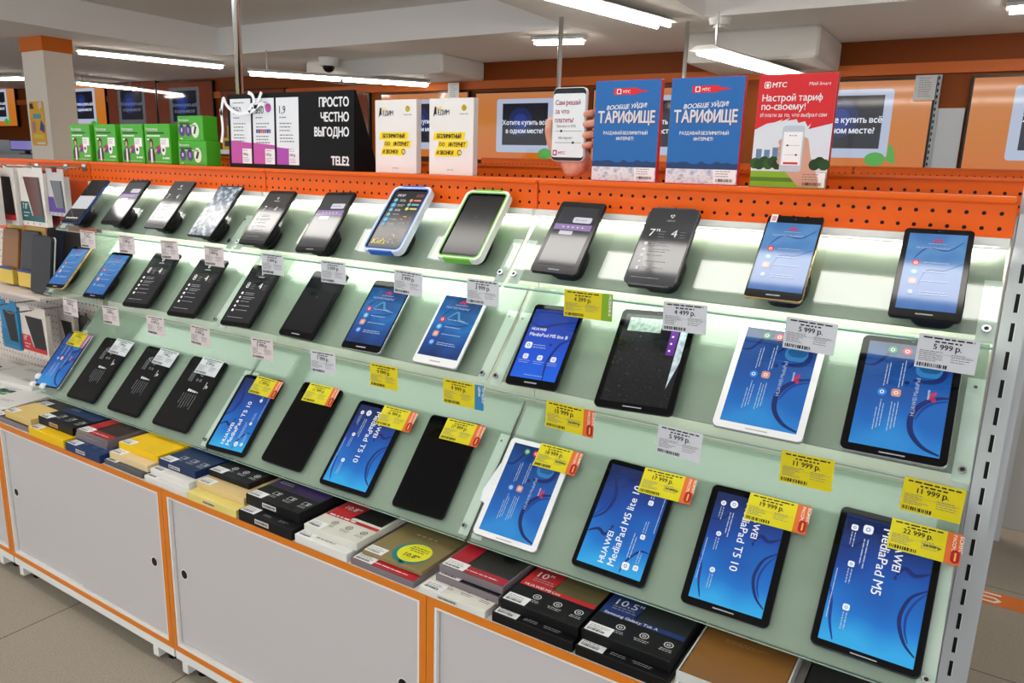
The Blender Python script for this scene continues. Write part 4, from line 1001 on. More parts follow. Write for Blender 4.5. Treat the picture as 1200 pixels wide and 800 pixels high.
def flower_art(mb, w, d, z):
    flower(mb, 0, .04, .012, z, M('#3a2418')); mb.lines(-w*.25, .02, w*.5, 2, .006, .002, z, M('#b98c54'), 4)
t = thing('cover_pack', 'tan leather-look cover in a clear pack under the ninth to eleventh tablets', 'cover pack', (2.465, -.257, .5883), 'thin tablet covers in see-through packs'); t['label'] = 'tan leather-look cover in a clear-edged pack near the right end'
mb = MB(); mb.bbox(-.083, .083, -.118, .118, .001, .018, M('#8a5f2e', .3), .003); flower_art(mb, .166, .236, .0184); mb.build('cover', t)
mb = MB(); pm = M('#c9ccc8', .1)
for a in ((-.0865, .0865, -.122, -.1185), (-.0865, .0865, .1185, .122), (-.0865, -.0835, -.1185, .1185), (.0835, .0865, -.1185, .1185)): mb.box(a[0], a[1], a[2], a[3], 0, .0185, pm)
mb.build('pack_rim', t)
clear_pack('dark green-grey cover pack at the right end under the largest tablet', 2.566, 2.742, -.385, .245, B0, .592, '#2c3030', None, 0, None, 33)

# ------------------------------------------------------------------ cards and boxes standing on the orange rail
ZR = 1.4268
def leaflet(label, x0, x1, z1, side, face, art, y=.075, th=.016):
    w = x1-x0; h = z1-ZR
    t = thing('tariff_poster', label, 'poster', ((x0+x1)/2, y, ZR))
    mb = MB(); mb.bbox(-w/2, w/2, 0, th, 0, h, side, .0012); mb.build('board', t)
    mb = MB(); mb.rect(-w/2+.0008, w/2-.0008, .0008, h-.0008, 0, face); art(mb, w, h, .0004)
    o = mb.build('print', t); o.matrix_local = Matrix.Translation((0, -.0004, 0)) @ Matrix.Rotation(math.pi/2, 4, 'X')
    return t
def price_sticker(t, x, z, w=.047, h=.028):
    mb = MB(); mb.rect(x, x+w, z, z+h, 0, LABELP); mb.lines(x+.004, z+h-.003, w*.8, 3, .005, .0013, .0004, GREYINK, 5); mb.bars(x+.006, z+.003, w*.75, .006, .0004, INK, 8)
    o = mb.build('price_sticker', t); o.matrix_local = Matrix.Translation((0, -.0012, 0)) @ Matrix.Rotation(math.pi/2, 4, 'X')
REDM = M('#d2202a', .35); SNOWM = noise_mat('snow_print', [(.35, '#9aa6bb'), (.5, '#dfe3ea'), (.7, '#b6bac4')], 60, .4, stretch=(1, 1, 1)); 
def art_blue(mb, w, h, z):
    mb.rect(-w/2+.001, w/2-.001, .001, .036, z, SNOWM)
    R = random.Random(3); pts = [(-w/2+.001, .032)]
    for k in range(15): pts.append((-w/2+.001+(w-.002)*k/14, .046+R.uniform(-.004, .004)-.0003*abs(k-5)))
    pts.append((w/2-.001, .032)); mb.flat(pts, z+.0002, M('#1d3f6e', .5))
    mb.flat([(-.032, .186), (.02, .186), (.03, .190), (.052, .193), (.03, .196), (.02, .200), (-.032, .200)], z, M('#d8202c', .4))
    mb.flat(rr(.011, .011, .002, -.020, .193, 3), z+.0003, PR); mb.disc(-.020, .193, .0035, z+.0006, M('#d8202c'), 10, .0045); mb.text('МТС', -.011, .1895, .008, z+.0003, PR, bold=.03, shear=.15)
    mb.text('ВООБЩЕ УЙДИ!', 0, .157, .0125, z, PR, 'C', bold=.02, shear=.25, rot=3)
    mb.text('ТАРИФИЩЕ', .0012, .1258, .0345, z, M('#7a1020'), 'C', bold=.03, sx=.70); mb.text('ТАРИФИЩЕ', 0, .127, .0345, z+.0003, M('#cfd4da', .3, .2), 'C', bold=.03, sx=.70)
    mb.text('РАЗДАВАЙ БЕЗЛИМИТНЫЙ', 0, .102, .0095, z, PR, 'C', bold=.02, sx=.85); mb.text('ИНТЕРНЕТ!', 0, .090, .0095, z, PR, 'C', bold=.02, sx=.85)
    mb.rect(-w/2, w/2, 0, .002, z+.0004, REDM)
SKYB = M('#1b66ae', .4)
for x0, x1, lb in ((1.938, 2.094, 'blue upright poster with red flag logo, nearer the phone-shaped stand'), (2.116, 2.272, 'blue upright poster with red flag logo, beside the red poster')):
    p = leaflet(lb, x0, x1, 1.644, REDM, SKYB, art_blue); p['group'] = 'blue tariff posters on the rail'; price_sticker(p, .028, .004)
def art_red(mb, w, h, z):
    mb.rect(-w/2+.001, w/2-.001, .001, .130, z, M('#d5dde6', .5)); mb.rect(-w/2+.001, w/2-.001, .001, .032, z+.0002, M('#7fae24', .5)); mb.rect(-w/2+.001, w/2-.001, .012, .020, z+.0003, M('#4f7c1c', .5))
    R = random.Random(9)
    for k in range(16):
        x = -w/2+.008+k*(w-.016)/15
        if -.005 < x < .045: continue
        mb.disc(x, .045+R.uniform(-.002, .006), .011, z+.0004+k*.00001, M(R.choice(['#23481c', '#2f5a22', '#1c3a18']), .6), 10)
    for x in (-.066, -.050, -.034): mb.rect(x, x+.011, .055, .078+R.uniform(-.006, .006), z+.0003, M('#5f83a3', .5))
    pts = [(-w/2+.001, .112), (-.05, .124), (-.036, .126), (-.02, .132), (-.024, .127), (-.006, .135), (-.012, .129), (.006, .132), (.010, .125), (.022, .128), (.028, .118), (.034, .124), (.03, .113), (.045, .117), (w/2-.001, .124), (w/2-.001, h-.001), (-w/2+.001, h-.001)]
    mb.flat(pts, z+.0003, M('#cf1c22', .4))
    # printed hand holding a phone
    SK = M('#c99d86', .6)
    mb.flat([(.022, .10), (.032, .095), (.040, .06), (.058, .02), (.060, .003), (.022, .003), (-.004, .03), (-.014, .04), (-.02, .055), (-.016, .07), (-.014, .1), (0, .11)], z+.0005, SK)
    for k in range(4): mb.disc(-.017, .052+k*.012, .007, z+.0006, SK, 10)
    mb.flat(rr(.042, .088, .006, .003, .076, 4), z+.0008, M('#b9c4cf', .3)); mb.rect(-.015, .021, .044, .108, z+.001, M('#eef0f2', .4))
    mb.rect(-.011, .017, .046, .050, z+.0012, M('#c8202c')); mb.rect(-.010, .017, .082, .0825, z+.0012, GREYINK); mb.disc(-.006, .0822, .002, z+.0014, INK, 8); mb.rect(-.010, .017, .064, .0645, z+.0012, GREYINK); mb.disc(.012, .0642, .002, z+.0014, INK, 8)
    mb.lines(.003, .102, .014, 1, 1, .002, z+.0012, GREYINK, 2, 0, 'C')
    zz = z+.0006
    mb.flat(rr(.0125, .0125, .003, -w/2+.018, .197, 3), zz, PR); mb.flat(rr(.0095, .0095, .002, -w/2+.018, .197, 3), zz+.0002, M('#cf1c22')); mb.disc(-w/2+.018, .1965, .003, zz+.0004, PR, 10, .004)
    mb.text('МТС', -w/2+.027, .1925, .0125, zz, PR, bold=.03, shear=.1); mb.text('Мой Smart', w/2-.012, .1945, .0085, zz, PR, 'R', shear=.15)
    mb.text('Настрой тариф', -w/2+.010, .1665, .0175, zz, PR, bold=.015, sx=.92); mb.text('по-своему!', -w/2+.010, .1500, .0175, zz, PR, bold=.015, sx=.92)
    mb.text('И плати за то, что выбрал сам', -w/2+.009, .1365, .0100, zz, PR, sx=.88, shear=.15, bold=.004)
p = leaflet('red upright poster with white headline and a hand holding a phone', 2.298, 2.446, 1.644, M('#b81c3c', .35), M('#d5dde6', .5), art_red); price_sticker(p, .024, .003)
def art_white(mb, w, h, z):
    Y_ = M('#f2d816', .5)
    mb.text('ЕДИМ', -w/2+.028, h-.040, .017, z, INK, bold=.015, sx=.8); mb.flat([(-w/2+.013, h-.045), (-w/2+.018, h-.020), (-w/2+.023, h-.020), (-w/2+.024, h-.040), (-w/2+.020, h-.038)], z, INK); mb.text('ВСЁ', -w/2+.024, h-.027, .009, z+.0002, Y_, bold=.02)
    mb.disc(w/2-.030, h-.024, .0075, z, INK, 18)
    for k in (-1, 0, 1): mb.rect(w/2-.037, w/2-.023, h-.0255+k*.0045, h-.0232+k*.0045, z+.0003, Y_)
    mb.lines(w/2-.030, h-.037, .026, 1, 1, .003, z, GREYINK, 4, 0, 'C')
    for k, (s, dx) in enumerate((('БЕЗЛИМИТНЫЙ', -.002), ('ИНТЕРНЕТ', .010), ('И ЗВОНКИ', -.006))):
        y = h*.485-k*.0205; ww = (.098, .092, .078)[k]; cx = dx-.004
        mb.flat([(cx-ww/2-.003, y-.0045), (cx+ww/2-.002, y-.0045), (cx+ww/2+.003, y+.0145), (cx-ww/2+.002, y+.0145)], z, Y_)
        mb.text(s, cx+(.014 if k == 1 else (-.008 if k == 2 else 0)), y, .0140, z+.0003, INK, 'C', bold=.04, shear=.2, sx=.76)
    for e in (-1, 1): mb.ringf(-.028+e*.005, h*.485-.0155, .003, .0048, z+.0004, INK, 12)
    mb.ringf(.028, h*.485-.0355, .005, .007, z+.0004, INK, 12)
    mb.lines(0, .014, .02, 1, 1, .002, z, GREYINK, 2, 0, 'C')
WPAPER = M('#e4e4e2', .4)
for x0, x1, lb in ((1.280, 1.424, 'white upright poster with yellow highlighted words, beside the black three-panel stand'), (1.466, 1.606, 'white upright poster with yellow highlighted words, left of the phone-shaped stand')):
    p = leaflet(lb, x0, x1, 1.616, M('#cfcfcd', .4), WPAPER, art_white, .075, .02); p['group'] = 'white tariff posters on the rail'
# black three-panel stand
t = thing('tariff_stand', 'black tent-shaped stand with three white price panels and white slogan', 'display stand', (.955, .055, ZR))
w, h = .528, .216
mb = MB(); K_ = M('#08080a', .4, spec=.12)
mb.add([(-w/2, 0, 0), (w/2, 0, 0), (w/2, .10, 0), (-w/2, .10, 0), (-w/2, .004, h), (w/2, .004, h), (w/2, .012, h), (-w/2, .012, h)], [(0, 3, 2, 1), (4, 5, 6, 7), (0, 1, 5, 4), (1, 2, 6, 5), (2, 3, 7, 6), (3, 0, 4, 7)], K_)
mb.build('body', t)
slope = Matrix.Translation((0, -.0006, 0)) @ Matrix.Rotation(math.atan2(h, .004), 4, 'X')
for q, big in enumerate(('250', '350', '1,9')):
    mb = MB(); x0 = -w/2+.012+q*.103; x1 = x0+.094
    mb.rect(x0, x1, .012, h-.014, 0, M('#dfe5ea', .25)); z = .0004
    hh = (.080, .074, .062)[q]
    mb.flat([(x0, .012), (x1, .012), (x1, hh-.007), (x0, hh)], z, M('#b8479c' if q < 2 else '#a23fa8', .3))
    mb.rect(x1-.042, x1, .012, .056, z+.0003, M('#e6e9ec', .3)); mb.text('100 р.', x1-.038, .036, .012, z+.0006, INK, bold=.01, sx=.85); mb.lines(x1-.038, .030, .03, 3, .005, .0015, z+.0006, GREYINK, q); mb.lines(x1-.038, .052, .026, 1, 1, .002, z+.0006, GREYINK, q)
    mb.text(big, x0+.014, h-.058, .030, z, INK, bold=.0 if q < 2 else .012, sx=.85); mb.lines(x0+.014, h-.068, .03, 1, 1, .003, z, INK, 3, 0)
    if q < 2: mb.lines(x0+.014, h-.024, .05, 1, 1, .003, z, GREYINK, 7, 0)
    mb.lines(x0+.014, h-.085, .062, 3, .010, .003, z, GREYINK, q+3); mb.lines(x0+.014, h-.122 if q == 1 else h-.118, .062, 3, .009, .003, z, GREYINK, q+6)
    if q == 1:
        for k, c in enumerate(('#2f5f9a', '#6a3f8a', '#c2663a', '#d05a5a', '#7f6fb8', '#3f4fa0', '#6f7f9a')): mb.rect(x0+.014+k*.0095, x0+.022+k*.0095, h-.114, h-.103, z+.0003, M(c, .4))
        mb.disc(x0+.070, h-.042, .013, z+.0005, M('#b04a9a', .3), 16)
    mb.build('price_panel', t, slope)
mb = MB()
for k, s in enumerate(('ПРОСТО', 'ЧЕСТНО', 'ВЫГОДНО')): mb.text(s, w/2-.018, h-.042-k*.040, .034, 0, PR, 'R', bold=.034, sx=.78)
mb.build('slogan', t, slope)
mb = MB(); mb.text('TELE2', w/2-.018, .016, .034, 0, PR, 'R', bold=.05, sx=.78)
mb.build('emblem', t, slope)
# white ribbon bow tied over the stand panels
t = thing('ribbon_bow', 'glossy white plastic ribbon tied across the black three-panel stand', 'ribbon', (.80, .048, 1.60))
mb = MB(); rb = M('#eef2f6', .15)
for pts in ([(-.13, -.02), (-.115, .03), (-.10, .01), (-.06, -.012), (0, -.012), (.03, .0)], [(-.13, .0), (-.125, -.06), (-.135, -.10)], [(.03, .0), (.05, .03), (.06, .045)], [(.03, .0), (.02, .035), (.0, .045)], [(.03, .0), (.055, .012), (.07, .008)], [(0, -.012), (.015, .01), (.03, .0)]):
    mb.ribbon(pts, .010, 0, rb); mb.ribbon(pts, .010, -.0012, rb)
o = mb.build('ribbon', t); o.matrix_local = Matrix.Rotation(math.pi/2, 4, 'X')

# green camera cartons
GRN = M('#3fa61c', .35)
def art_green(mb, w, h, z):
    mb.text('Ростелеком', -w/2+.010, h-.022, .014, z, PR, bold=.01, sx=.8); mb.rect(-w/2+.012, w*.28, h-.032, h-.027, z, M('#1d4a12')); mb.rect(-w/2+.012, w*.12, h-.041, h-.037, z, M('#e8f0e2'))
    mb.rect(-w/2+.012, -w/2+.026, h-.053, h-.049, z, M('#e8f0e2'))
    mb.rect(w*.12, w*.46, h-.075, h-.046, z+.0004, LABELP); mb.lines(w*.15, h-.052, w*.26, 3, .006, .0016, z+.0007, GREYINK, 5)
    mb.disc(w*.02, h-.085, .014, z, M('#54307a', .4), 16); mb.disc(w*.22, h-.083, .013, z, M('#eceeec', .4), 16, .019); mb.disc(w*.22, h-.085, .006, z+.0003, M('#3a2450'), 12); mb.flat([(-.002, h-.078), (.014, h-.066), (.022, h-.070), (.008, h-.082)], z+.0003, M('#cf3030'))
    # printed person in a dark jacket
    mb.flat([(-w*.42, .004), (-w*.14, .004), (-w*.12, .035), (-w*.18, .052), (-w*.33, .052), (-w*.42, .035)], z, M('#3a3533', .5)); mb.flat([(-w*.30, .004), (-w*.22, .004), (-w*.225, .050), (-w*.29, .050)], z+.0003, PR)
    mb.flat([(-w*.12, .035), (-w*.02, .044), (-w*.02, .051), (-w*.14, .045)], z+.0002, M('#c99a80')); mb.disc(-w*.26, .068, .011, z, M('#2b211d'), 14, .016); mb.disc(-w*.26, .064, .007, z+.0003, M('#c99a80'), 12, .010)
    mb.disc(w*.2, .020, .004, z, PR, 8); mb.rect(w*.26, w*.44, .0175, .0225, z, PR); mb.rect(-w*.4, w*.4, .007, .0085, z+.0005, M('#bfe0b0'))
def art_green_small(mb, w, h, z):
    mb.text('Ростелеком', -w/2+.008, h-.017, .011, z, M('#e8f0e2'), bold=.01, sx=.8); mb.rect(-w/2+.009, w*.0, h-.026, h-.021, z, M('#1d4a12')); mb.rect(-w/2+.009, w*.22, h-.032, h-.029, z, M('#d2e8c4'))
    for x in (-w*.34, -w*.08): mb.disc(x, h*.42, .016, z, M('#54307a', .4), 18, .019)
    mb.rect(-w*.36, -w*.32, h*.36, h*.50, z+.0003, PR); mb.rect(-w*.11, -w*.05, h*.32, h*.52, z+.0003, M('#a08ac0')); mb.disc(w*.20, h*.42, .019, z, M('#d9e6d0'), 18, .024)
    mb.flat([(w*.12, h*.28), (w*.2, h*.28), (w*.26, h*.56), (w*.19, h*.58)], z+.0004, M('#202225', .3)); mb.rect(-w*.42, -w*.32, .005, .008, z, M('#d2e8c4'))
def green_box(label, x0, x1, z0, z1, art, group, y=.06, d=.055):
    w = x1-x0; h = z1-z0
    t = thing('green_carton', label, 'box', ((x0+x1)/2, y, z0), group)
    mb = MB(); mb.bbox(-w/2, w/2, 0, d, 0, h, GRN, .0015); mb.build('carton', t)
    mb = MB(); art(mb, w, h, .0); o = mb.build('print', t); o.matrix_local = Matrix.Translation((0, -.0006, 0)) @ Matrix.Rotation(math.pi/2, 4, 'X')
for q, (x0, x1) in enumerate(((-.222, -.092), (-.060, .072), (.104, .234), (.246, .386))):
    green_box(['green camera box, first of the four standing in a row, next to the column', 'second green camera box from the column in the row of four', 'third green camera box from the column in the row of four', 'green camera box in the row of four, nearest the two stacked boxes'][q], x0, x1, ZR, 1.558, art_green, 'green camera boxes on the rail')
green_box('lower of the two stacked green boxes beside the chrome pole', .428, .572, ZR, 1.504, art_green_small, 'stacked green boxes on the rail')
green_box('upper of the two stacked green boxes beside the chrome pole', .432, .562, 1.5043, 1.582, art_green_small, 'stacked green boxes on the rail')

# phone-shaped promo stand: a hand gripping a phone
t = thing('phone_stand', 'promo stand shaped like a hand gripping a white-screened phone', 'display stand', (1.872, .075, ZR))
SKIN = noise_mat('printed_skin', [(.3, '#c08068'), (.55, '#d9a088'), (.75, '#e6b8a2')], 30, .55)
mb = MB(); mb.T = Matrix.Translation((0, .012, .1235)) @ Matrix.Rotation(math.pi/2, 4, 'X')
mb.prism(rr(.088, .165, .013), 0, .010, M('#d4d7dc', .25), .002); mb.build('phone_case', t)
mb = MB(); z = .0
mb.flat(rr(.084, .161, .011), z-.0003, M('#101216', .2)); pts = rr(.083, .142, .006, 0, -.002)
mb.flat(pts, z, M('#dfe6ea', .2)); z += .0004
RT = M('#a01c4c', .4)
for k, s in enumerate(('Сам решай', 'за что', 'платить!')): mb.text(s, -.036, .044-k*.0195, .0150, z, RT, bold=.012, sx=.84)
for k, (y, dx, s) in enumerate(((-.014, -.018, 'Звонки и SMS'), (-.040, .014, 'Интернет'))):
    mb.rect(-.034, .036, y-.0005, y+.0005, z, GREYINK); mb.disc(dx, y, .003, z+.0003, INK, 12); mb.text(s, -.006, y+.008, .0085, z, GREYINK, 'C')
mb.flat(rr(.011, .013, .002, -.033, -.063, 3), z, RT); mb.disc(-.033, -.063, .0032, z+.0003, PR, 10, .004); mb.text('МТС', -.024, -.0665, .009, z, RT, bold=.02)
o = mb.build('screen_print', t); o.matrix_local = Matrix.Translation((0, .0014, .1235)) @ Matrix.Rotation(math.pi/2, 4, 'X')
def skin_mesh(name, pts, edges, rad, mat, parent, sub=2):
    me = bpy.data.meshes.new(name); me.from_pydata(pts, edges, []); me.materials.append(mat)
    o = bpy.data.objects.new(name, me); C.objects.link(o); o.parent = parent
    sk = o.modifiers.new('skin', 'SKIN'); me.skin_vertices.new() if not me.skin_vertices else None
    for v, r in zip(me.skin_vertices[0].data, rad): v.radius = r if isinstance(r, tuple) else (r, r)
    me.skin_vertices[0].data[0].use_root = True
    sk.use_smooth_shade = True
    s = o.modifiers.new('smooth', 'SUBSURF'); s.levels = sub; s.render_levels = sub
    return o
# wrist and palm behind the phone, thumb on the left edge, four fingers curling round the right edge
P = [(.010, .034, .004), (.008, .034, .030), (-.034, .031, .056), (-.010, .033, .066), (.012, .033, .068), (.032, .033, .062),
     (-.052, .018, .086), (-.0565, .010, .112), (-.052, .007, .134), (-.0485, .006, .143)]
Ed = [(0, 1), (1, 2), (1, 3), (1, 4), (1, 5), (2, 6), (6, 7), (7, 8), (8, 9)]
Rd = [(.026, .026), (.026, .026), (.020, .020), (.020, .020), (.020, .020), (.018, .018), (.0150, .0130), (.0125, .0110), (.010, .009), (.006, .006)]
hd = skin_mesh('hand', P, Ed, Rd, SKIN, t)
for q, (z0, r, ln) in enumerate(((.150, .0092, .9), (.128, .0100, 1.0), (.104, .0098, 1.0), (.081, .0088, .85))):
    k = .006*(q in (1, 2))
    P = [(.010, .036, z0-.012), (.034, .034, z0-.004), (.0535+k, .022, z0), (.0565+k, .006, z0-.001), (.0475, -.004, z0-.004), (.040, -.0055, z0-.006)]
    skin_mesh('finger', P, [(i, i+1) for i in range(5)], [r*1.05, r*1.05, r, r*.95, r*.85, r*.55], SKIN, hd)

# ------------------------------------------------------------------ rear gondolas
for nm, y, x0, x1, zt, hh, lb in (('a', .30, .0, 2.79, 1.457, .07, 'orange perforated rail of the rear side, right behind the posters'), ('b', 2.0, .30, 2.20, 1.500, .054, 'far orange perforated rail behind the white posters'), ('c', 2.0, 2.205, 3.6, 1.500, .054, 'far orange perforated rail behind the red poster')):
    t = thing('rear_rail', lb, 'shelving', (x0, y, zt), 'orange rails behind the display')
    mb = MB(); mb.box(0, x1-x0, 0, .004, -hh, -.004, PERF); mb.build('rail_panel', t)
    mb = MB(); mb.bbox(0, x1-x0, -.004, .10, -.004, .003, M('#d9601c', .35), .001); mb.build('rail_top', t)
    for xx in (.01, (x1-x0)/2, x1-x0-.05):
        mb = MB(); mb.box(xx, xx+.04, .01, .06, -zt+.001, -.0045, UP); mb.build('upright', t)
    mb = MB(); mb.box(.0, x1-x0, .062, .066, -zt+.05, -.008, M('#b9b6b0', .6)); mb.build('back_panel', t)
t = thing('rear_shelf', 'glass ledge on the rear side carrying the dark tablets', 'shelf', (2.3, .367, 1.27))
mb = MB(); mb.bbox(0, .49, 0, .34, 0, .012, M('#bfc6c2', .3), .002); mb.build('ledge', t)
for q, (x0, x1) in enumerate(((2.34, 2.404), (2.424, 2.59), (2.61, 2.80))):
    t = thing('display_tablet', ['short dark tablet edge seen above the rear rail beside the red poster', 'long thin dark tablet edge above the rear rail', 'dark blue-grey tablet edge above the rear rail at the right'][q], 'tablet', ((x0+x1)/2, .58, 1.2945), 'tablets on the rear side')
    mb = MB(); w = x1-x0; mb.prism(rr(w, .165, .01, 0, .0825), 0, .008, M(['#101114', '#15171a', '#28323c'][q], .2), .002); o = mb.build('body', t, Matrix.Rotation(math.radians(80), 4, 'X'))
    mb = MB(); mb.rect(-w/2+.006, w/2-.006, .01, .155, .0084, M('#0a0c10', .1)); mb.build('screen', t, Matrix.Rotation(math.radians(80), 4, 'X'))
    mb = MB(); mb.box(-w/2, w/2, .0, .10, -.012, -.002, M('#bfc6c2', .3)); mb.build('ledge', t)

# ------------------------------------------------------------------ screens on the far wall
TVO = wallpaper('orange_sweep_picture', [(0, '#f07d12'), (.5, '#e98a22'), (1, '#e8935a')], 'Z', .38, .12, 2, .6)
TVB = wallpaper('dark_blue_glow_picture', [(0, '#050508'), (.45, '#07081c'), (.6, '#10225e'), (.75, '#08091c'), (1, '#0a0b12')], 'X', .4, .5, 3, .8)
LBW = LIT('#b9c4dc', .8); LGRN = LIT('#4aa83a', .8)
def tv(label, xc, zc, dim=False, y=5.94):
    w, h = 1.36, .77
    t = thing('television', label, 'television', (xc, y, zc), 'televisions along the orange wall')
    mb = MB(); mb.bbox(-w/2, w/2, 0, .05, -h/2, h/2, M('#101012', .3), .004); mb.box(-.2, .2, .05, .059, -.12, .12, DARK); mb.build('body', t)
    mb = MB(); R = Matrix.Rotation(math.pi/2, 4, 'X'); mb.T = Matrix.Translation((0, -.001, 0)) @ R
    mb.rect(-w/2+.018, w/2-.018, -h/2+.018, h/2-.018, 0, TVO if not dim else LIT('#6a2c10', .6)); mb.build('screen', t)
    mb = MB(); mb.T = Matrix.Translation((0, -.002, 0)) @ R
    mb.flat(rr(.74, .58, .03, 0, .01), 0, LBW if not dim else LIT('#6f7076', .5)); mb.rect(-.29, .30, -.20, .25, .001, LIT('#060a1c', .7))
    mb.disc(-.05, .05, .16, .0015, LIT('#0c2258', .8), 24); mb.disc(-.05, .05, .09, .002, LIT('#16358a', .8), 24)
    tx = LIT('#e6ecf8', .9) if not dim else LIT('#7f8aa0', .6)
    mb.text('Хотите купить всё', .005, .02, .072, .003, tx, 'C', bold=.02, sx=.92); mb.text('в одном месте?', .005, -.07, .072, .003, tx, 'C', bold=.02, sx=.92)
    if not dim: mb.disc(.28, -.29, .085, .003, LGRN, 20, .06); mb.flat([(.37, -.30), (.45, -.33), (.42, -.20), (.38, -.15)], .003, LGRN)
    mb.build('picture', t)
    return t
for q, (xc, zc, dim, lb) in enumerate(((-13.7, 2.32, False, 'lit television left of the square column'), (-10.73, 2.26, False, 'lit television just right of the square column'), (-9.32, 2.24, True, 'dim television behind the middle green boxes'),
        (-7.94, 2.20, True, 'dim television above the stacked green boxes'), (-6.4, 2.05, True, 'television behind the left of the black three-panel stand'), (-4.85, 1.95, True, 'television behind the right of the black three-panel stand'),
        (-3.30, 1.93, False, 'television behind the white posters'), (-1.85, 1.91, False, 'lit television between the white posters and the phone-shaped stand'), (-.34, 1.91, False, 'lit television behind the blue posters'),
        (1.49, 1.915, False, 'lit television with readable words beside the red poster'), (3.10, 1.915, False, 'lit television cut by the right edge of the photo'))):
    tv(lb, xc, zc, dim)
def sheet(label, x, z, w, h, y=5.885, c='#b9bcc0'):
    t = thing('price_sheet', label, 'price sheet', (x, y, z), 'paper price sheets on the televisions')
    mb = MB(); mb.box(-w/2, w/2, 0, .002, -h, 0, M(c, .5)); mb.build('paper', t)
    mb = MB(); mb.lines(-w*.3, -.02, w*.6, 9, h/11, h/40, 0, GREYINK, 4); mb.build('print', t, Matrix.Translation((0, -.0006, 0)) @ Matrix.Rotation(math.pi/2, 4, 'X'))
    mb = MB(); mb.box(-.02, .02, .002, .053, -.03, -.01, M('#9aa0a6', .4)); mb.build('clip', t)
sheet('grey price sheet on the corner of the television beside the red poster', 2.09, 2.31, .16, .20)
sheet('white price sheet above the right white poster', -2.80, 2.40, .16, .24, c='#d2d5d8')
t = thing('wall_panel', 'pale grey slotted panel between the two televisions at the right', 'panel', (2.30, 5.97, 1.0))
mb = MB(); mb.box(-.10, .10, 0, .02, 0, 1.05, M('#aeb4ba', .4)); mb.build('sheet', t)
mb = MB(); mb.box(-.14, -.10, -.012, .02, 0, 1.32, M('#8f9499', .35, .4)); mb.build('post', t)
mb = MB()
for k in range(26): mb.box(-.126, -.114, -.0135, -.012, .03+k*.05, .055+k*.05, BLACK)
mb.build('slots', t)
# low shelf along the far wall (seen past the right end of the display)
t = thing('wall_shelf', 'white base shelf with black equipment along the far wall, right edge', 'shelf', (2.9, 5.2, 0))
mb = MB(); mb.box(-2.2, 1.6, 0, .7, .215, .35, M('#d2d4d6', .4)); mb.box(-2.2, 1.6, .06, .7, 0.001, .215, M('#151515', .6)); mb.build('deck', t)
mb = MB(); mb.box(-2.2, 1.6, .3, .34, .351, 1.02, M('#16171a', .4)); mb.box(-2.2, 1.6, .1, .34, 1.02, 1.05, M('#a8acb0', .4)); mb.build('back', t)
# cluttered desks far left, behind the column
t = thing('service_desk', 'grey desk with a monitor stand, left behind the square column', 'desk', (-8.2, 3.2, 0))
mb = MB(); mb.bbox(-1.2, 1.4, 0, .6, 1.36, 1.44, M('#8a8f94', .4), .01); mb.box(-1.1, -1.0, .05, .55, 0, 1.36, DARK); mb.box(1.2, 1.3, .05, .55, 0, 1.36, DARK); mb.build('counter', t)
mb = MB(); mb.box(-1.2, 1.4, .5, .55, 1.44, 1.62, M('#a7adb2', .4)); mb.build('glass_back', t)
t = thing('monitor', 'monitor with violet screen at the left edge above the orange rail', 'monitor', (-7.35, 3.3, 1.441))
mb = MB(); mb.bbox(-.35, .35, .0, .04, .04, .17, BLACK, .005); mb.cyl((0, .03, 0), (0, .03, .05), .03, BLACK); mb.bbox(-.1, .1, -.02, .1, 0, .01, BLACK, .002); mb.build('body', t)
mb = MB(); mb.T = Matrix.Translation((0, -.001, 0)) @ Matrix.Rotation(math.pi/2, 4, 'X'); mb.rect(-.33, .33, .055, .155, 0, LIT('#8f86d8', .6)); mb.build('screen', t)
t = thing('printer', 'black receipt printer with white label left of the column', 'printer', (-6.75, 3.25, 1.441))
mb = MB(); mb.prism([(-.12, -.02), (.12, -.02), (.12, .2), (-.12, .2)], 0, .14, M('#18191c', .3), .02); mb.build('body', t)
mb = MB(); mb.box(-.05, .05, -.024, -.0205, .06, .13, LABELP); mb.build('label_sticker', t)
t = thing('counter', 'white counter with small yellow boxes, seen beside the chrome pole', 'counter', (-3.3, 3.1, 0))
mb = MB(); mb.bbox(-.35, .35, 0, .5, 1.50, 1.54, WHITE2, .004); mb.box(-.33, -.29, .02, .06, 0, 1.5, WHITE2); mb.box(.29, .33, .02, .06, 0, 1.5, WHITE2); mb.box(-.33, .33, .4, .46, 0, 1.5, M('#1c2024', .5)); mb.build('frame', t)
for q, (x, z, lb) in enumerate(((-3.40, 1.5405, 'lower yellow box on the far counter, left'), (-3.20, 1.5405, 'lower yellow box on the far counter, beside the pole'), (-3.32, 1.6506, 'upper yellow box on the far counter'))):
    t = thing('yellow_carton', lb, 'box', (x, 3.2, z), 'yellow boxes on the far counter')
    mb = MB(); mb.bbox(-.085, .085, 0, .12, 0, .109, M('#e0b418', .45), .003); mb.build('carton', t)
    mb = MB(); mb.rect(-.05, .02, .03, .08, 0, M('#2a2c30')); mb.build('print', t, Matrix.Translation((0, -.0006, 0)) @ Matrix.Rotation(math.pi/2, 4, 'X'))

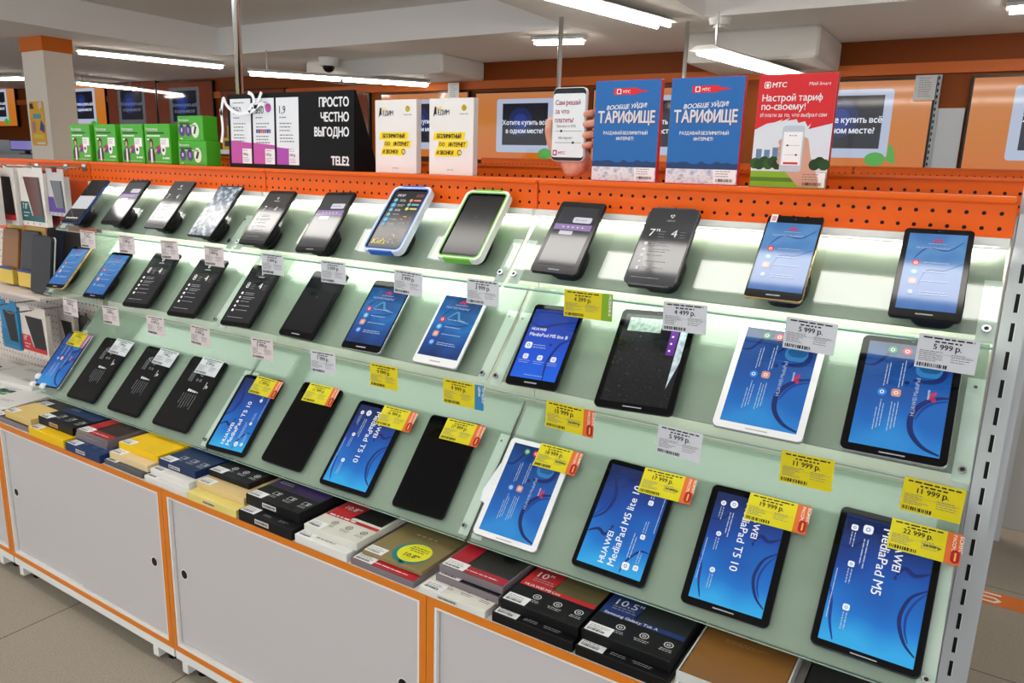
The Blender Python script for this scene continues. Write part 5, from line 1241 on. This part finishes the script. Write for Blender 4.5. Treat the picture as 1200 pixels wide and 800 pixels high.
# ------------------------------------------------------------------ accessory bay at the left edge
t = thing('shelving_bay', 'accessory bay with perforated beige back and hooks, cut by the left edge', 'shelving', (-L, 0, 1.4265))
mb = MB(); mb.box(0.002, L-.004, 0, .003, -.0668, -.006, PERF); mb.build('rail_panel', t)
mb = MB(); mb.bbox(0, L-.003, -.006, .16, -.010, 0, M('#e8620f', .42, spec=.2), .003); mb.build('rail_top', t)
mb = MB(); mb.box(0.002, L-.004, 0, .003, -.28, -.0672, M('#d2541a', .4)); mb.build('upper_panel', t)
mb = MB(); mb.box(0.002, L-.004, 0, .004, .574-1.4265, -.2805, PEG); mb.build('back_panel', t)
def hook(label, x, z, ln, grp='wire hooks on the accessory bay'):
    t = thing('wire_hook', label, 'hook', (x, -.001, z), grp)
    mb = MB(); mb.tube([(0, 0, 0), (0, -ln, 0), (0, -ln-.015, .012)], .0028, STEEL); mb.box(-.012, .012, -.003, 0, -.012, .012, STEEL); mb.build('wire', t)
hook('upper wire hook holding the pack with the brown case', -.155, 1.402, .20)
hook('upper wire hook holding the grey pack', .035-.07, 1.405, .17)
hook('upper wire hook at the very left edge', -.36, 1.40, .20)
hook('lower wire hook holding the black and blue pack', -.41, .885, .20)
hook('lower wire hook holding the white and red pack', -.25, .878, .20)
def hang(label, x, y, z1, w, h, th, card, win, band, txt=None, slant=.3, grp='case packs hanging on hooks'):
    t = thing('case_pack', label, 'case pack', (x, y, z1), grp)
    mb = MB(); mb.bbox(-w/2, w/2, 0, th, -h, -.026, card, .001)
    mb.box(-w/2, -.018, .0, .002, -.026, 0, card); mb.box(.018, w/2, 0, .002, -.026, 0, card); mb.box(-.018, .018, 0, .002, -.026, -.012, card)
    mb.build('pack', t)
    mb = MB(); z = 0
    mb.flat([(-w*.30, -.04), (w*.36, -.04), (w*.44, -h*.83), (-w*.02, -h*.83)], z+.0003, win)
    mb.flat([(w*.28, -.04), (w*.36, -.04), (w*.44, -h*.83), (w*.36, -h*.83)], z+.0006, M('#1a1210', .3))
    if band:
        mb.flat([(-w/2+.001, -h*.60), (-w*.18, -h*.60), (-w*.06, -h*.83), (w*.44, -h*.83), (w*.44, -h*.92), (-w/2+.001, -h*.92)], z+.0004, band)
        if txt: mb.text(txt, -w*.42, -h*.72, .028, z+.0008, PR, bold=.01, sx=.8); mb.lines(-w*.4, -h*.77, w*.25, 2, .012, .004, z+.0008, PR, 4)
    for k in range(3): mb.ringf(-w*.28+k*w*.25, -h*.96, .002, .004, z+.0004, GREYINK, 8)
    mb.build('print', t, Matrix.Translation((0, -.0006, 0)) @ Matrix.Rotation(math.pi/2, 4, 'X'))
CARDW = M('#ded9d2', .4)
for q in range(3):
    hang(['front white case pack with black case and red band, left edge', 'second white case pack behind the front one, left edge', 'third white case pack behind the front one, left edge'][q], -.365+.028*q, -.19+.05*q, 1.405, .17, .212, .022, CARDW, M('#22242a', .25), M('#cc2430', .4), None)
hang('white case pack with brown case and teal band', -.155, -.13, 1.408, .165, .212, .02, CARDW, M('#5a2c20', .3), M('#17565a', .4), '7.8"')
hang('red-edged case pack behind the pack with the brown case', -.150, -.085, 1.404, .165, .212, .02, M('#8c2028', .4), M('#2a1010', .3), None)
hang('grey case pack under clear film with violet band', -.01, -.12, 1.40, .11, .16, .02, M('#b9b6b6', .3), M('#55565a', .2), M('#4a2a8a', .4), None)
# open cases standing in yellow cartons
YC = M('#d8b84a', .45); DBL = M('#1d3a7a', .4)
def case_box(label, x, y, z, cols, grp='phone cases in yellow holders'):
    t = thing('phone_case', label, 'phone case', (x, y, z), grp)
    w, h = (.130, .205) if 'front' in label and 'leaning' in label else (.118, .20)
    rot = Matrix.Rotation(math.radians(82), 4, 'X')
    mb = MB(); mb.prism(rr(w, h, .014, 0, h/2), 0, .012, M(cols[0], .45), .003); mb.build('cover', t, rot)
    mb = MB(); mb.prism(rr(w-.004, h-.004, .013, 0, h/2), -.006, -.0005, M('#b9bcc2', .3), .001); mb.build('inner_tray', t, rot)
    if cols[1]:
        mb = MB(); mb.box(-.05, .055, -.022, -.018, -.002, .055, YC); mb.box(.055, .058, -.022, .012, -.002, .05, M('#c2a53c', .45)); 
        mb.box(-.05, .055, -.0224, -.0222, .050, .060, DBL); mb.build('card_sleeve', t)
        mb = MB(); mb.bbox(-.062, .062, .034, .037, -.002, .212, YC, .0008); mb.build('backing_card', t)
    return t
case_box('brown case with strap at the left edge', -.37, -.13, .975, ('#8a5a2c', True))
case_box('dark grey case behind the front black case', -.225, -.130, .975, ('#2a2a2e', True))
case_box('dark blue case standing behind the front black case', -.205, -.052, .990, ('#172c52', False))
case_box('front black case leaning in the yellow holder', -.080, -.165, .965, ('#101013', False))
case_box('black case nearest the glass shelves', -.075, -.06, .975, ('#0f0f11', False))
t = thing('case_tray', 'beige ledge carrying the phone cases at the left edge', 'ledge', (-.36, 0, .95))
mb = MB(); mb.bbox(-.5, .345, -.21, -.001, 0, .012, M('#cfc4bb', .5), .002); mb.build('deck', t)
hang('black and blue case pack on the lower hooks', -.41, -.14, .90, .13, .19, .018, M('#1f7fae', .4), M('#0e0e10', .4), M('#1c6f9c', .4), None)
hang('white and red case pack with black case on the lower hooks', -.25, -.13, .893, .185, .19, .018, M('#d9cfc6', .4), M('#0d0d0f', .35), M('#c02028', .4), '10"')
hang('dark pack behind the white and red pack', -.135, -.07, .885, .11, .16, .018, M('#a8a098', .4), M('#15120f', .4), None)
hang('black pack beside the glass shelves on the lower hooks', -.055, -.05, .885, .06, .16, .018, M('#2b2622', .4), M('#0c0b0a', .4), None)
# white boxes lying at the left end
def flatbox(label, x, y, z, w, d, h, rot, art=None):
    t = thing('white_pack', label, 'box', (x, y, z), 'flat white packs at the left end'); t.rotation_euler.z = math.radians(rot)
    mb = MB(); mb.bbox(-w/2, w/2, -d/2, d/2, 0, h, M('#dcdcd8', .45), .0015); mb.build('carton', t)
    mb = MB(); mb.lines(-w*.3, d*.3, w*.3, 3, .01, .003, 0, GREYINK, 3); mb.lines(w*.1, -d*.2, w*.25, 2, .01, .003, 0, GREYINK, 5)
    if art: art(mb, w, d)
    o = mb.build('print', t); o.location.z = h+.0004
def art_pic(mb, w, d):
    R = random.Random(2)
    for k in range(24): mb.rect(*(lambda x, y: (x, x+.03, y, y+.012))(-w*.45+R.random()*w*.35, -d*.25+R.random()*d*.4), .0004+k*.00002, M(R.choice(['#1c2a3a', '#2f7d3a', '#1d5fa8', '#9ac42c', '#15181c']), .5))
flatbox('flat white pack with a green and blue picture at the left end', -.215, -.26, ZC, .30, .20, .018, 10, art_pic)
flatbox('flat white pack lying behind the one with the picture', -.36, -.11, ZC+.0185, .32, .19, .014, 6)
flatbox('small white pack with dark picture at the far left', -.66, -.15, ZC, .20, .2, .03, -8, lambda mb, w, d: mb.rect(0, w*.4, -.05, .05, .0004, M('#2a2c44')))
